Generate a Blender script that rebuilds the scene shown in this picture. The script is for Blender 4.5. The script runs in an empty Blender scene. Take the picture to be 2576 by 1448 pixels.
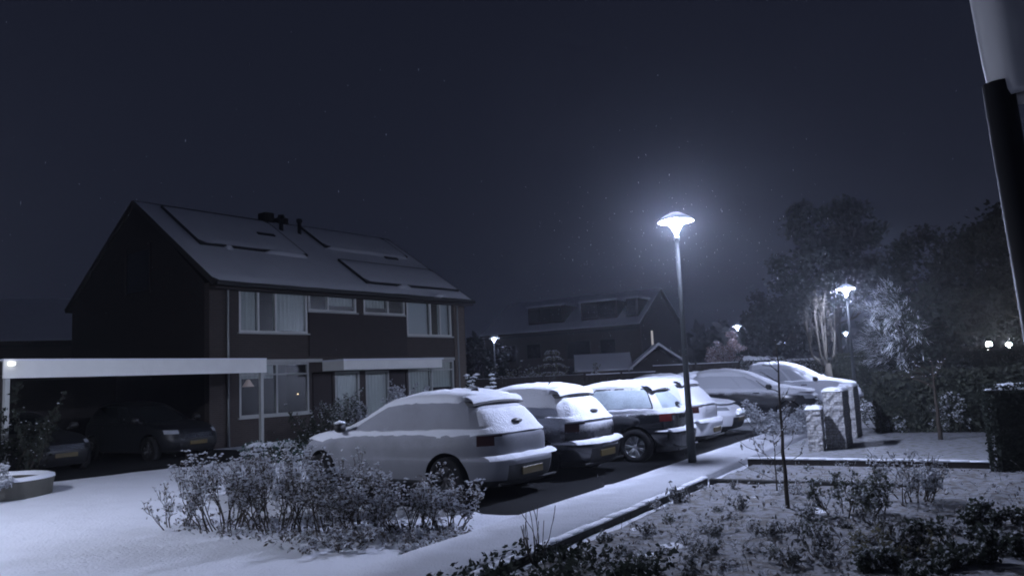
import bpy, math, random
import numpy as np
from mathutils import Vector, Matrix, noise as mnoise

# ------------------------------------------------------------------ camera, world, exposure
SC = bpy.context.scene
COL = SC.collection
EYE = 1.65
F_PX, PITCH, ROLL = 1973.97, 0.1136, -0.0455        # focal length in px of a 2576 px wide frame
_cp, _sp = math.cos(PITCH), math.sin(PITCH)
_fwd = Vector((0, _cp, _sp)); _u0 = Vector((0, -_sp, _cp)); _r0 = Vector((1, 0, 0))
_rt = _r0 * math.cos(ROLL) + _u0 * math.sin(ROLL)
_up = -_r0 * math.sin(ROLL) + _u0 * math.cos(ROLL)
cam_d = bpy.data.cameras.new("camera")
cam = bpy.data.objects.new("camera", cam_d)
COL.objects.link(cam)
cam.matrix_world = Matrix(((_rt.x, _up.x, -_fwd.x, 0), (_rt.y, _up.y, -_fwd.y, 0), (_rt.z, _up.z, -_fwd.z, EYE), (0, 0, 0, 1)))
cam_d.sensor_width = 36.0
cam_d.lens = 36.0 * F_PX / 2576.0
cam_d.clip_start, cam_d.clip_end = 0.05, 2000
SC.camera = cam

W = bpy.data.worlds.new("World"); SC.world = W; W.use_nodes = True
nt = W.node_tree
bgn = nt.nodes["Background"]
tc = nt.nodes.new("ShaderNodeTexCoord"); sx = nt.nodes.new("ShaderNodeSeparateXYZ")
rp = nt.nodes.new("ShaderNodeValToRGB")
nt.links.new(tc.outputs["Generated"], sx.inputs[0]); nt.links.new(sx.outputs["Z"], rp.inputs[0])
rp.color_ramp.elements[0].position = 0.0; rp.color_ramp.elements[0].color = (0.017, 0.0205, 0.037, 1)
rp.color_ramp.elements[1].position = 0.55; rp.color_ramp.elements[1].color = (0.0105, 0.0125, 0.0245, 1)
nt.links.new(rp.outputs[0], bgn.inputs[0])
bgn.inputs[1].default_value = 0.76

SC.view_settings.view_transform = 'Standard'
SC.view_settings.look = 'None'
SC.view_settings.exposure = 0.0
SC.view_settings.gamma = 1.0
SC.render.engine = 'CYCLES'
CY = SC.cycles
CY.use_denoising = True
CY.max_bounces = 6; CY.diffuse_bounces = 3; CY.glossy_bounces = 2; CY.transmission_bounces = 3
CY.volume_bounces = 1; CY.transparent_max_bounces = 8
CY.caustics_reflective = False; CY.caustics_refractive = False
CY.sample_clamp_indirect = 3.0
CY.filter_width = 1.9
LAMP_POWER = 16500.0
LAMPC = (.60, .68, 1.0)

# ------------------------------------------------------------------ helpers
def px_ray(x, y):
    return _fwd + _rt * ((x - 1288) / F_PX) - _up * ((y - 724) / F_PX)
def at(x, y, z=0.0):
    """ground point seen at photo pixel (2576 wide frame)"""
    d = px_ray(x, y); t = (z - EYE) / d.z
    return Vector((d.x * t, d.y * t, z))
def far(x, y, Y):
    d = px_ray(x, y); t = Y / d.y
    return Vector((d.x * t, Y, EYE + d.z * t))
UX, UY = 0.52, 0.8542          # along the path
def ns(n, s, z=0.0):
    """path grid: n across (towards the garden), s along the path"""
    return Vector((n * UY + s * UX, -n * UX + s * UY, z))
PATH_ROT = math.atan2(-UX, UY)  # local x -> across the path (n), local y -> along (s)
GZ = -0.10                      # level of the parking bays, road and beds

def tag(o, label=None, cat=None, group=None, kind=None):
    if label: o["label"] = label
    if cat: o["category"] = cat
    if group: o["group"] = group
    if kind: o["kind"] = kind
    return o
def empty(name, loc=(0, 0, 0), rz=0.0):
    o = bpy.data.objects.new(name, None); COL.objects.link(o)
    o.location = loc; o.rotation_euler = (0, 0, rz); o.empty_display_size = 0.2
    return o
def mk(name, verts, faces, mat, parent=None, smooth=False):
    me = bpy.data.meshes.new(name)
    me.from_pydata([tuple(v) for v in verts], [], [tuple(f) for f in faces])
    if mat is not None:
        for m in (mat if isinstance(mat, (list, tuple)) else [mat]): me.materials.append(m)
    if smooth:
        me.polygons.foreach_set("use_smooth", [True] * len(me.polygons))
    me.update()
    o = bpy.data.objects.new(name, me); COL.objects.link(o)
    if parent: o.parent = parent
    return o
def copy_tree(o, parent=None):
    c = o.copy(); COL.objects.link(c)
    if parent: c.parent = parent
    for ch in o.children: copy_tree(ch, c)
    return c

class MB:
    def __init__(s): s.v = []; s.f = []
    def add(s, v, f):
        b = len(s.v); s.v.extend([tuple(p) for p in v]); s.f.extend([tuple(i + b for i in q) for q in f]); return s
    def box(s, x0, x1, y0, y1, z0, z1, bev=0.0):
        if bev <= 0:
            v = [(x, y, z) for z in (z0, z1) for y in (y0, y1) for x in (x0, x1)]
            f = [(0, 2, 3, 1), (4, 5, 7, 6), (0, 1, 5, 4), (2, 6, 7, 3), (0, 4, 6, 2), (1, 3, 7, 5)]
            return s.add(v, f)
        b = min(bev, (x1 - x0) * .45, (y1 - y0) * .45, (z1 - z0) * .45)
        def ring(x0, x1, y0, y1, z, c):
            return [(x0 + c, y0, z), (x1 - c, y0, z), (x1, y0 + c, z), (x1, y1 - c, z), (x1 - c, y1, z), (x0 + c, y1, z), (x0, y1 - c, z), (x0, y0 + c, z)]
        R = [ring(x0 + b, x1 - b, y0 + b, y1 - b, z0, b * .5), ring(x0, x1, y0, y1, z0 + b, b), ring(x0, x1, y0, y1, z1 - b, b), ring(x0 + b, x1 - b, y0 + b, y1 - b, z1, b * .5)]
        v = sum(R, []); f = [tuple(range(7, -1, -1)), tuple(range(24, 32))]
        for k in range(3):
            for i in range(8):
                j = (i + 1) % 8
                f.append((k * 8 + i, k * 8 + j, k * 8 + 8 + j, k * 8 + 8 + i))
        return s.add(v, f)
    def tube(s, pts, rad, n=6, cap=True):
        pts = [Vector(p) for p in pts]
        if not isinstance(rad, (list, tuple)): rad = [rad] * len(pts)
        v = []; f = []
        for i, p in enumerate(pts):
            d = (pts[min(i + 1, len(pts) - 1)] - pts[max(i - 1, 0)])
            if d.length < 1e-6: d = Vector((0, 0, 1))
            d.normalize()
            a = d.cross(Vector((0.31, 0.95, 0.05))) if abs(d.z) > .9 else d.cross(Vector((0, 0, 1)))
            a.normalize(); b = d.cross(a)
            for k in range(n):
                t = 2 * math.pi * k / n
                v.append(p + (a * math.cos(t) + b * math.sin(t)) * rad[i])
        for i in range(len(pts) - 1):
            for k in range(n):
                k2 = (k + 1) % n
                f.append((i * n + k, i * n + k2, (i + 1) * n + k2, (i + 1) * n + k))
        if cap:
            f.append(tuple(range(n - 1, -1, -1))); f.append(tuple((len(pts) - 1) * n + k for k in range(n)))
        return s.add(v, f)
    def lathe(s, prof, n=24, axis='z', c=(0, 0, 0)):
        v = []; f = []
        for r, h in prof:
            for k in range(n):
                t = 2 * math.pi * k / n
                a, b = r * math.cos(t), r * math.sin(t)
                if axis == 'z': v.append((c[0] + a, c[1] + b, c[2] + h))
                else: v.append((c[0] + a, c[1] + h, c[2] + b))
        for i in range(len(prof) - 1):
            for k in range(n):
                k2 = (k + 1) % n
                q = (i * n + k, i * n + k2, (i + 1) * n + k2, (i + 1) * n + k)
                f.append(q if axis == 'z' else q[::-1])
        return s.add(v, f)
    def prism(s, poly, z0, z1):
        n = len(poly)
        v = [(p[0], p[1], z0) for p in poly] + [(p[0], p[1], z1) for p in poly]
        f = [tuple(range(n - 1, -1, -1)), tuple(range(n, 2 * n))] + [(i, (i + 1) % n, n + (i + 1) % n, n + i) for i in range(n)]
        return s.add(v, f)
    def extr(s, poly, axis, a0, a1):
        """poly in the plane normal to axis ('x': (y,z), 'y': (x,z))"""
        n = len(poly)
        P = (lambda p, a: (a, p[0], p[1])) if axis == 'x' else (lambda p, a: (p[0], a, p[1]))
        v = [P(p, a0) for p in poly] + [P(p, a1) for p in poly]
        f = [tuple(range(n - 1, -1, -1)), tuple(range(n, 2 * n))] + [(i, (i + 1) % n, n + (i + 1) % n, n + i) for i in range(n)]
        return s.add(v, f)
    def blob(s, c, r, rz=None, seed=0):
        """small flattened lump"""
        rz = rz or r * .6
        x, y, z = c; rr = random.Random(seed)
        k = [r * rr.uniform(.7, 1.25) for _ in range(6)]
        v = [(x, y, z + rz)] + [(x + k[i] * math.cos(i * 1.047), y + k[i] * math.sin(i * 1.047), z) for i in range(6)] + [(x, y, z - rz * .5)]
        f = [(0, 1 + i, 1 + (i + 1) % 6) for i in range(6)] + [(7, 1 + (i + 1) % 6, 1 + i) for i in range(6)]
        return s.add(v, f)
    def build(s, name, mat, parent=None, smooth=False):
        return mk(name, s.v, s.f, mat, parent, smooth)

def leaf_quads(centers, size, rng, up=0.0, aspect=1.7):
    """one small quad per centre; returns (verts, faces) lists"""
    n = len(centers)
    if n == 0: return [], []
    c = np.asarray(centers, float)
    nr = rng.normal(size=(n, 3)); nr[:, 2] = np.abs(nr[:, 2]) * (1 + up) + up
    nr /= np.linalg.norm(nr, axis=1)[:, None]
    a = np.cross(nr, rng.normal(size=(n, 3))); a /= np.linalg.norm(a, axis=1)[:, None]
    b = np.cross(nr, a)
    s = size * rng.uniform(.6, 1.35, n)[:, None]
    a = a * s * aspect * .5; b = b * s * .5
    v = np.stack([c - a, c + b * .9, c + a, c - b * .9], 1).reshape(-1, 3)
    f = np.arange(4 * n).reshape(n, 4)
    return v.tolist(), f.tolist()

# ------------------------------------------------------------------ materials
def new_mat(name):
    m = bpy.data.materials.new(name); m.use_nodes = True
    return m, m.node_tree, m.node_tree.nodes["Principled BSDF"]
def N(t, kind, **kw):
    n = t.nodes.new(kind)
    for k, v in kw.items(): setattr(n, k, v)
    return n
def noise_node(t, scale, detail=3, coord="Object"):
    c = N(t, "ShaderNodeTexCoord"); x = N(t, "ShaderNodeTexNoise")
    x.inputs["Scale"].default_value = scale; x.inputs["Detail"].default_value = detail
    t.links.new(c.outputs[coord], x.inputs["Vector"])
    return x
def math_node(t, op, a, b=None, clamp=False):
    n = N(t, "ShaderNodeMath", operation=op); n.use_clamp = clamp
    for i, v in enumerate((a, b)):
        if v is None: continue
        if isinstance(v, (int, float)): n.inputs[i].default_value = v
        else: t.links.new(v, n.inputs[i])
    return n.outputs[0]
def mixc(t, fac, a, b):
    n = N(t, "ShaderNodeMix"); n.data_type = 'RGBA'
    if isinstance(fac, (int, float)): n.inputs[0].default_value = fac
    else: t.links.new(fac, n.inputs[0])
    for i, v in ((6, a), (7, b)):
        if isinstance(v, tuple): n.inputs[i].default_value = (*v[:3], 1)
        else: t.links.new(v, n.inputs[i])
    return n.outputs[2]
def add_bump(t, bsdf, height, strength, dist=0.02):
    b = N(t, "ShaderNodeBump"); b.inputs["Strength"].default_value = strength; b.inputs["Distance"].default_value = dist
    t.links.new(height, b.inputs["Height"]); t.links.new(b.outputs[0], bsdf.inputs["Normal"])
SNOWC = (0.80, 0.82, 0.87)
def plain(name, col, rough=.6, metal=0.0, var=.25, scale=8.0, bump=0.0, bscale=40.0, coat=0.0):
    m, t, b = new_mat(name)
    n = noise_node(t, scale, 4)
    c2 = tuple(max(0, c * (1 - var)) for c in col); c1 = tuple(min(1, c * (1 + var)) for c in col)
    t.links.new(mixc(t, n.outputs["Fac"], c2, c1), b.inputs["Base Color"])
    b.inputs["Roughness"].default_value = rough; b.inputs["Metallic"].default_value = metal
    if rough > .8: b.inputs["Specular IOR Level"].default_value = .15
    if coat: b.inputs["Coat Weight"].default_value = coat
    if bump: add_bump(t, b, noise_node(t, bscale, 5).outputs["Fac"], bump)
    return m
def emit(name, col, strength):
    m, t, b = new_mat(name)
    b.inputs["Base Color"].default_value = (*col, 1); b.inputs["Roughness"].default_value = .4
    b.inputs["Emission Color"].default_value = (*col, 1); b.inputs["Emission Strength"].default_value = strength
    return m
def snow_mat(name, bump=.6, bscale=30.0, soil=None, soil_amt=.0, soil_scale=2.0, dirt=.06, alb=1.0):
    m, t, b = new_mat(name)
    n1 = noise_node(t, 1.7, 5); n2 = noise_node(t, bscale, 6)
    c = mixc(t, n1.outputs["Fac"], tuple(x * alb * (1 - dirt) for x in SNOWC), tuple(min(1, x * alb * (1 + dirt)) for x in SNOWC))
    if soil:
        n3 = noise_node(t, soil_scale, 8)
        r = N(t, "ShaderNodeMapRange"); r.inputs[1].default_value = soil_amt; r.inputs[2].default_value = soil_amt + .13
        r.inputs[3].default_value = 1.0; r.inputs[4].default_value = 0.0
        t.links.new(n3.outputs["Fac"], r.inputs[0])
        c = mixc(t, r.outputs[0], c, soil)
    t.links.new(c, b.inputs["Base Color"])
    b.inputs["Roughness"].default_value = .85; b.inputs["Specular IOR Level"].default_value = .25
    h = math_node(t, 'ADD', n2.outputs["Fac"], math_node(t, 'MULTIPLY', noise_node(t, 4.0, 4).outputs["Fac"], 1.5))
    add_bump(t, b, h, bump, .03)
    return m
def frosted(name, col, rough, metal, nzk, zk, z0, bias, coat=.0, snowcol=SNOWC, soft=.35):
    """paint or glass with snow sticking to it: more on up-facing and (zk) higher places"""
    m, t, b = new_mat(name)
    g = N(t, "ShaderNodeNewGeometry"); s1 = N(t, "ShaderNodeSeparateXYZ"); t.links.new(g.outputs["Normal"], s1.inputs[0])
    c = N(t, "ShaderNodeTexCoord"); s2 = N(t, "ShaderNodeSeparateXYZ"); t.links.new(c.outputs["Object"], s2.inputs[0])
    a = math_node(t, 'MULTIPLY', s1.outputs["Z"], nzk)
    z = math_node(t, 'MULTIPLY', math_node(t, 'SUBTRACT', s2.outputs["Z"], z0), zk)
    n1 = math_node(t, 'MULTIPLY', noise_node(t, 2.6, 4).outputs["Fac"], 0.8)
    n2 = math_node(t, 'MULTIPLY', noise_node(t, 70.0, 3).outputs["Fac"], 0.5)
    v = math_node(t, 'ADD', math_node(t, 'ADD', a, z), math_node(t, 'ADD', n1, n2))
    r = N(t, "ShaderNodeMapRange"); r.interpolation_type = 'SMOOTHSTEP'
    r.inputs[1].default_value = .65 - bias; r.inputs[2].default_value = .65 - bias + soft
    t.links.new(v, r.inputs[0]); fac = r.outputs[0]
    t.links.new(mixc(t, fac, col, snowcol), b.inputs["Base Color"])
    t.links.new(math_node(t, 'ADD', math_node(t, 'MULTIPLY', fac, .85 - rough), rough), b.inputs["Roughness"])
    t.links.new(math_node(t, 'MULTIPLY', math_node(t, 'SUBTRACT', 1.0, fac), metal), b.inputs["Metallic"])
    if coat: t.links.new(math_node(t, 'MULTIPLY', math_node(t, 'SUBTRACT', 1.0, fac), coat), b.inputs["Coat Weight"])
    add_bump(t, b, math_node(t, 'MULTIPLY', noise_node(t, 45.0, 5).outputs["Fac"], fac), .5, .015)
    return m
def brick_mat(name, c1, c2, mortar, sc=1.0):
    m, t, b = new_mat(name)
    c = N(t, "ShaderNodeTexCoord"); mp = N(t, "ShaderNodeMapping"); br = N(t, "ShaderNodeTexBrick")
    # object x along the wall (plus y so that side walls show bricks too), z up
    sp = N(t, "ShaderNodeSeparateXYZ"); cb = N(t, "ShaderNodeCombineXYZ")
    t.links.new(c.outputs["Object"], sp.inputs[0])
    t.links.new(math_node(t, 'ADD', sp.outputs["X"], sp.outputs["Y"]), cb.inputs["X"]); t.links.new(sp.outputs["Z"], cb.inputs["Y"])
    t.links.new(cb.outputs[0], br.inputs["Vector"])
    br.inputs["Scale"].default_value = 1.0; br.inputs["Brick Width"].default_value = .22 * sc; br.inputs["Row Height"].default_value = .065 * sc
    br.inputs["Mortar Size"].default_value = .010 * sc
    br.inputs["Color1"].default_value = (*c1, 1); br.inputs["Color2"].default_value = (*c2, 1); br.inputs["Mortar"].default_value = (*mortar, 1)
    n = noise_node(t, 1.2, 5)
    t.links.new(mixc(t, math_node(t, 'MULTIPLY', n.outputs["Fac"], .5), br.outputs["Color"], tuple(x * .45 for x in c1)), b.inputs["Base Color"])
    b.inputs["Roughness"].default_value = .85
    add_bump(t, b, br.outputs["Fac"], -.4, .01)
    return m
def glass_mat(name, gloss=.05, tint=(.93, .95, .95)):
    m, t, b = new_mat(name)
    t.nodes.remove(b); out = t.nodes["Material Output"]
    tr = N(t, "ShaderNodeBsdfTransparent"); tr.inputs[0].default_value = (*tint, 1)
    gl = N(t, "ShaderNodeBsdfGlossy"); gl.inputs["Roughness"].default_value = .35
    n = noise_node(t, 1.5, 2); bu = N(t, "ShaderNodeBump"); bu.inputs["Strength"].default_value = .03
    t.links.new(n.outputs["Fac"], bu.inputs["Height"]); t.links.new(bu.outputs[0], gl.inputs["Normal"])
    mx = N(t, "ShaderNodeMixShader"); mx.inputs[0].default_value = gloss
    t.links.new(tr.outputs[0], mx.inputs[1]); t.links.new(gl.outputs[0], mx.inputs[2]); t.links.new(mx.outputs[0], out.inputs[0])
    return m

def leaf(name, col, var=.45, scale=4, trans=.35, frost=.0):
    m, t, b = new_mat(name)
    n = noise_node(t, scale, 4); f2 = noise_node(t, scale * 5, 3)
    c = mixc(t, n.outputs["Fac"], tuple(x * (1 - var) for x in col), tuple(min(1, x * (1 + var)) for x in col))
    if frost:
        r = N(t, "ShaderNodeMapRange"); r.inputs[1].default_value = .62 - frost * .4; r.inputs[2].default_value = .72 - frost * .4
        t.links.new(f2.outputs["Fac"], r.inputs[0]); c = mixc(t, r.outputs[0], c, (.62, .64, .68))
    t.links.new(c, b.inputs["Base Color"]); b.inputs["Roughness"].default_value = .75; b.inputs["Specular IOR Level"].default_value = .2
    tl = N(t, "ShaderNodeBsdfTranslucent"); t.links.new(c, tl.inputs[0]); mx = N(t, "ShaderNodeMixShader"); mx.inputs[0].default_value = trans
    t.links.new(b.outputs[0], mx.inputs[1]); t.links.new(tl.outputs[0], mx.inputs[2]); t.links.new(mx.outputs[0], t.nodes["Material Output"].inputs[0])
    return m
M = {}
M['snow'] = snow_mat("snow", .55, 34)
M['snow_clump'] = leaf("snow_clump", (.80, .82, .86), .05, 3, .45)
M['snow_ground'] = snow_mat("snow_ground", .8, 26, dirt=.08)
M['snow_path'] = snow_mat("snow_path", .8, 34, dirt=.12, alb=.64)
def path_mat():
    """snow trodden thin along the middle of the path, untouched towards the parking side"""
    m = M['snow_path']; t = m.node_tree; b = t.nodes["Principled BSDF"]
    src = b.inputs["Base Color"].links[0].from_socket
    c = N(t, "ShaderNodeTexCoord"); sp = N(t, "ShaderNodeSeparateXYZ"); t.links.new(c.outputs["Object"], sp.inputs[0])
    n = math_node(t, 'SUBTRACT', math_node(t, 'MULTIPLY', sp.outputs["X"], UY), math_node(t, 'MULTIPLY', sp.outputs["Y"], UX))
    n = math_node(t, 'ADD', n, math_node(t, 'MULTIPLY', noise_node(t, 1.8, 5).outputs["Fac"], .7))
    r = N(t, "ShaderNodeMapRange"); r.interpolation_type = 'SMOOTHSTEP'; r.inputs[1].default_value = -4.85; r.inputs[2].default_value = -4.25
    t.links.new(n, r.inputs[0]); t.links.new(mixc(t, r.outputs[0], SNOWC, src), b.inputs["Base Color"])
path_mat()
M['snow_bed'] = snow_mat("snow_bed", .9, 22, soil=(.15, .14, .125), soil_amt=.40, soil_scale=9, alb=.31, dirt=.18)
M["snow_lawn"] = snow_mat("snow_lawn", .9, 26, soil=(.15, .15, .12), soil_amt=.36, soil_scale=7.0, alb=.34, dirt=.15)
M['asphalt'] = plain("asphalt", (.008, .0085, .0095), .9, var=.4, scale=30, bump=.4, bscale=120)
M['bay'] = snow_mat("bay_snow", .7, 30, soil=(.03, .03, .033), soil_amt=.55, soil_scale=1.3)
M['kerb'] = plain("kerb_concrete", (.06, .06, .058), .9, var=.35, scale=12, bump=.4, bscale=60)
M['timber'] = plain("dark_timber", (.035, .03, .026), .85, var=.4, scale=6, bump=.5, bscale=40)
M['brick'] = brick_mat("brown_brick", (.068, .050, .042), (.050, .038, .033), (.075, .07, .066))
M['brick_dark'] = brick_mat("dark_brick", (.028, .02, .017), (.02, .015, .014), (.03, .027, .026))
M['brick_buff'] = brick_mat("buff_brick", (.15, .115, .09), (.12, .09, .07), (.15, .14, .13))
M['cladding'] = plain("dark_cladding", (.028, .02, .019), .7, var=.3, scale=3)
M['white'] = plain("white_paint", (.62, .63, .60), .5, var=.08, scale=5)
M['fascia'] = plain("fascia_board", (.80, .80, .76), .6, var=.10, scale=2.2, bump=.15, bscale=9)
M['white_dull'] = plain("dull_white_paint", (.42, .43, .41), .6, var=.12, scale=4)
M['curtain'] = plain("curtain", (.50, .53, .49), .9, var=.15, scale=3)
M['blind'] = plain("pale_blind", (.56, .60, .61), .9, var=.06, scale=3)
M['interior'] = plain("interior", (.08, .075, .07), .9)
M['glass'] = glass_mat("window_glass")
M['glass_dark'] = plain("dark_glass", (.012, .014, .016), .08, var=.1)
M['roof_tile'] = plain("roof_tile", (.04, .036, .034), .8, var=.3, scale=20, bump=.4, bscale=30)
M['panel'] = plain("panel_edge", (.012, .013, .016), .4, var=.2)
M['metal_grey'] = plain("grey_metal", (.20, .21, .21), .45, .6, var=.15, scale=14, bump=.1)
M["lamp_pole"] = plain("lamp_pole_paint", (.045, .052, .054), .6, .0, var=.2, scale=6)
M['lamp_hat'] = leaf("lamp_hat", (.80, .81, .82), .05, 3, .34)
M['lamp_glow'] = emit("lamp_glow", LAMPC, LAMP_POWER)
def bowl_mat():
    m, t, b = new_mat("clear_bowl"); t.nodes.remove(b)
    tr = N(t, "ShaderNodeBsdfTransparent"); em = N(t, "ShaderNodeEmission"); em.inputs[0].default_value = (*LAMPC, 1); em.inputs[1].default_value = 45.0
    mx = N(t, "ShaderNodeMixShader"); mx.inputs[0].default_value = .14
    t.links.new(tr.outputs[0], mx.inputs[1]); t.links.new(em.outputs[0], mx.inputs[2]); t.links.new(mx.outputs[0], t.nodes["Material Output"].inputs[0])
    return m
M['lamp_bowl'] = bowl_mat()
M['lamp_glow_near'] = emit("lamp_glow_near", (.70, .765, 1.0), LAMP_POWER * .72)
M["lamp_glow_far"] = emit("lamp_glow_far", LAMPC, LAMP_POWER * .22)
M['warm_glow'] = emit("warm_glow", (1.0, .72, .42), 3.0)
M['flood'] = emit("wall_lamp_glow", (.94, .96, 1.0), 600.0)
M['bark'] = plain("bark", (.06, .05, .04), .9, var=.4, scale=14, bump=.6, bscale=40)
M['bark_pale'] = plain("pale_bark", (.075, .068, .056), .9, var=.35, scale=10, bump=.6, bscale=30)
M['leaf_brown'] = leaf("leaf_brown", (.115, .10, .09), frost=.38)
M['leaf_dark'] = leaf("leaf_dark", (.028, .034, .026), frost=0)
M['leaf_far'] = leaf("leaf_far", (.014, .016, .013), frost=0)
M['leaf_evergreen'] = leaf("leaf_evergreen", (.04, .048, .036), frost=.16)
M['leaf_mid'] = leaf("leaf_mid", (.07, .08, .055), frost=.3)
M['leaf_hedge'] = plain("leaf_hedge", (.04, .046, .03), .8, var=.5, scale=3)
M['leaf_bed'] = leaf("leaf_bed", (.085, .085, .078), frost=.32)
M['leaf_red'] = leaf("leaf_red", (.20, .115, .10), frost=.3)
M['leaf_olive'] = leaf("leaf_olive", (.16, .15, .09), frost=.25)
M['leaf_frost'] = leaf("leaf_frost", (.30, .31, .32), frost=.4)
M['planter'] = plain("planter_concrete", (.11, .107, .092), .9, var=.2, scale=6, bump=.4, bscale=50)
M['tyre'] = plain("tyre", (.014, .014, .015), .85)
M['rim'] = plain("rim_alloy", (.60, .61, .63), .5, .1, var=.1)
M['rim_dull'] = plain("rim_dull", (.05, .05, .053), .5, .5, var=.1)
M['well'] = plain("wheel_well", (.008, .008, .008), .95)
M['plastic'] = plain("black_plastic", (.012, .012, .013), .55)
M['plate'] = plain("number_plate", (.085, .060, .012), .5, var=.1)  # plate yellow darkened: shade of the bumper recess is in the colour
M['tail'] = frosted("tail_light", (.10, .010, .010), .15, 0, .5, .0, .8, -.32, soft=.5)
M['tail_dark'] = frosted("tail_light_dusted", (.03, .01, .01), .25, 0, .6, .0, .8, -.38, soft=.5)
M['headlight'] = plain("headlight", (.35, .37, .4), .12, .2)
M['chrome'] = plain("chrome", (.6, .62, .65), .12, 1.0)
M['green_cloth'] = frosted("green_hedge_box", (.03, .075, .06), .8, 0, 1.0, 0, 0, -.2)
M['sleeve'] = plain("grey_sleeve", (.62, .62, .63), .5, var=.1, scale=3, bump=.15, bscale=6)
M['sleeve_pole'] = plain("dark_pole", (.02, .02, .022), .6, .0)
M['stone'] = None
def stone_mat():
    m, t, b = new_mat("rough_stone")
    c = N(t, "ShaderNodeTexCoord"); br = N(t, "ShaderNodeTexBrick"); sp = N(t, "ShaderNodeSeparateXYZ"); cb = N(t, "ShaderNodeCombineXYZ")
    t.links.new(c.outputs["Object"], sp.inputs[0])
    t.links.new(math_node(t, 'ADD', sp.outputs["X"], sp.outputs["Y"]), cb.inputs["X"]); t.links.new(sp.outputs["Z"], cb.inputs["Y"])
    t.links.new(cb.outputs[0], br.inputs["Vector"]); br.inputs["Scale"].default_value = 1
    br.inputs["Brick Width"].default_value = .13; br.inputs["Row Height"].default_value = .055; br.inputs["Mortar Size"].default_value = .008
    br.inputs["Color1"].default_value = (.34, .33, .31, 1); br.inputs["Color2"].default_value = (.26, .25, .235, 1); br.inputs["Mortar"].default_value = (.19, .185, .18, 1)
    n = noise_node(t, 24, 6)
    fac = N(t, "ShaderNodeMapRange"); fac.inputs[1].default_value = .42; fac.inputs[2].default_value = .62
    t.links.new(n.outputs["Fac"], fac.inputs[0])
    t.links.new(mixc(t, math_node(t, 'MULTIPLY', fac.outputs[0], .30), br.outputs["Color"], SNOWC), b.inputs["Base Color"])
    b.inputs["Roughness"].default_value = .9
    add_bump(t, b, math_node(t, 'SUBTRACT', noise_node(t, 30, 6).outputs["Fac"], br.outputs["Fac"]), .8, .03)
    return m
M['stone'] = stone_mat()

# ------------------------------------------------------------------ ground, path, beds (the setting)
def fnoise(x, y, s): return mnoise.noise(Vector((x * s, y * s, 3.7)))
def axis_vals(lo, hi, d0, d1, step):
    a = list(np.arange(d0, d1 + 1e-6, step))
    x = d1; g = step
    while x < hi: g *= 1.35; x = min(hi, x + g); a.append(x)
    x = d0; g = step; pre = []
    while x > lo: g *= 1.35; x = max(lo, x - g); pre.append(x)
    return pre[::-1] + a
gx = axis_vals(-128, 128, -14, 10, .2); gy = axis_vals(-38, 198, 4, 24, .2)
gv = []; nx_ = len(gx)
for y in gy:
    for x in gx:
        k = 1.0 / (1 + max(0, math.hypot(x, y - 12) - 18) * .08)
        gv.append((x, y, GZ - .02 + k * (.022 * fnoise(x, y, .45) + .012 * fnoise(x, y, 1.6))))
gf = [(j * nx_ + i, j * nx_ + i + 1, (j + 1) * nx_ + i + 1, (j + 1) * nx_ + i) for j in range(len(gy) - 1) for i in range(nx_ - 1)]
tag(mk("ground", gv, gf, M['snow_ground'], smooth=True), kind="structure")

def slab(name, n0, n1, s0, s1, z0, z1, mat, r=.05, dn=.25, ds=.3, amp=.008):
    """a snow-covered raised slab on the path grid with soft rolled edges"""
    A = list(np.linspace(n0 + r, n1 - r, max(2, int((n1 - n0) / dn)))); B = list(np.linspace(s0 + r, s1 - r, max(2, int((s1 - s0) / ds))))
    A = [n0, n0 + r * .3] + A + [n1 - r * .3, n1]; B = [s0, s0 + r * .3] + B + [s1 - r * .3, s1]
    v = []
    for j, b in enumerate(B):
        for i, a in enumerate(A):
            e = min(i, j, len(A) - 1 - i, len(B) - 1 - j)
            z = z0 if e == 0 else (z1 - r * .45 if e == 1 else z1 + amp * (fnoise(a, b, 1.1) + fnoise(a + 9, b, 3.1) * .6))
            w = .015 * fnoise(a, b + 40, .9) if e <= 1 else 0
            v.append(ns(a + w, b + w, z))
    m = len(A)
    f = [(j * m + i, j * m + i + 1, (j + 1) * m + i + 1, (j + 1) * m + i) for j in range(len(B) - 1) for i in range(m - 1)]
    return tag(mk(name, v, f, mat, smooth=True), kind="structure")
slab("path", -5.15, -4.06, 1.0, 22.4, GZ - .06, .0, M['snow_path'], r=.06)
slab("terrace", -3.9, 9.0, 14.4, 34.0, GZ - .06, -.01, M['snow_lawn'], r=.05, dn=.4, ds=.5)
# planted bed right of the path: soil and snow, lumpy
bv = []; bn = np.arange(-3.98, 10.01, .16); bs = np.arange(2.0, 14.21, .16)
for s in bs:
    for n in bn:
        e = min(1, min(n + 3.98, s - 2.0, 10 - n, 14.2 - s) / .3)
        z = GZ + .015 + e * (.05 * fnoise(n, s, 1.3) + .04 * fnoise(n, s, 3.4))
        if s > 12.15: z += .03 * min(1, (s - 12.15) / .2)
        bv.append(ns(n, s, z if e > 0 else GZ - .05))
m_ = len(bn)
bfc = [(j * m_ + i, j * m_ + i + 1, (j + 1) * m_ + i + 1, (j + 1) * m_ + i) for j in range(len(bs) - 1) for i in range(m_ - 1)]
tag(mk("garden_bed", bv, bfc, M['snow_bed'], smooth=True), kind="structure")

def grid_thing(name, n, s, z=0.0, rot=0.0):
    return empty(name, ns(n, s, z), PATH_ROT + rot)
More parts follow.
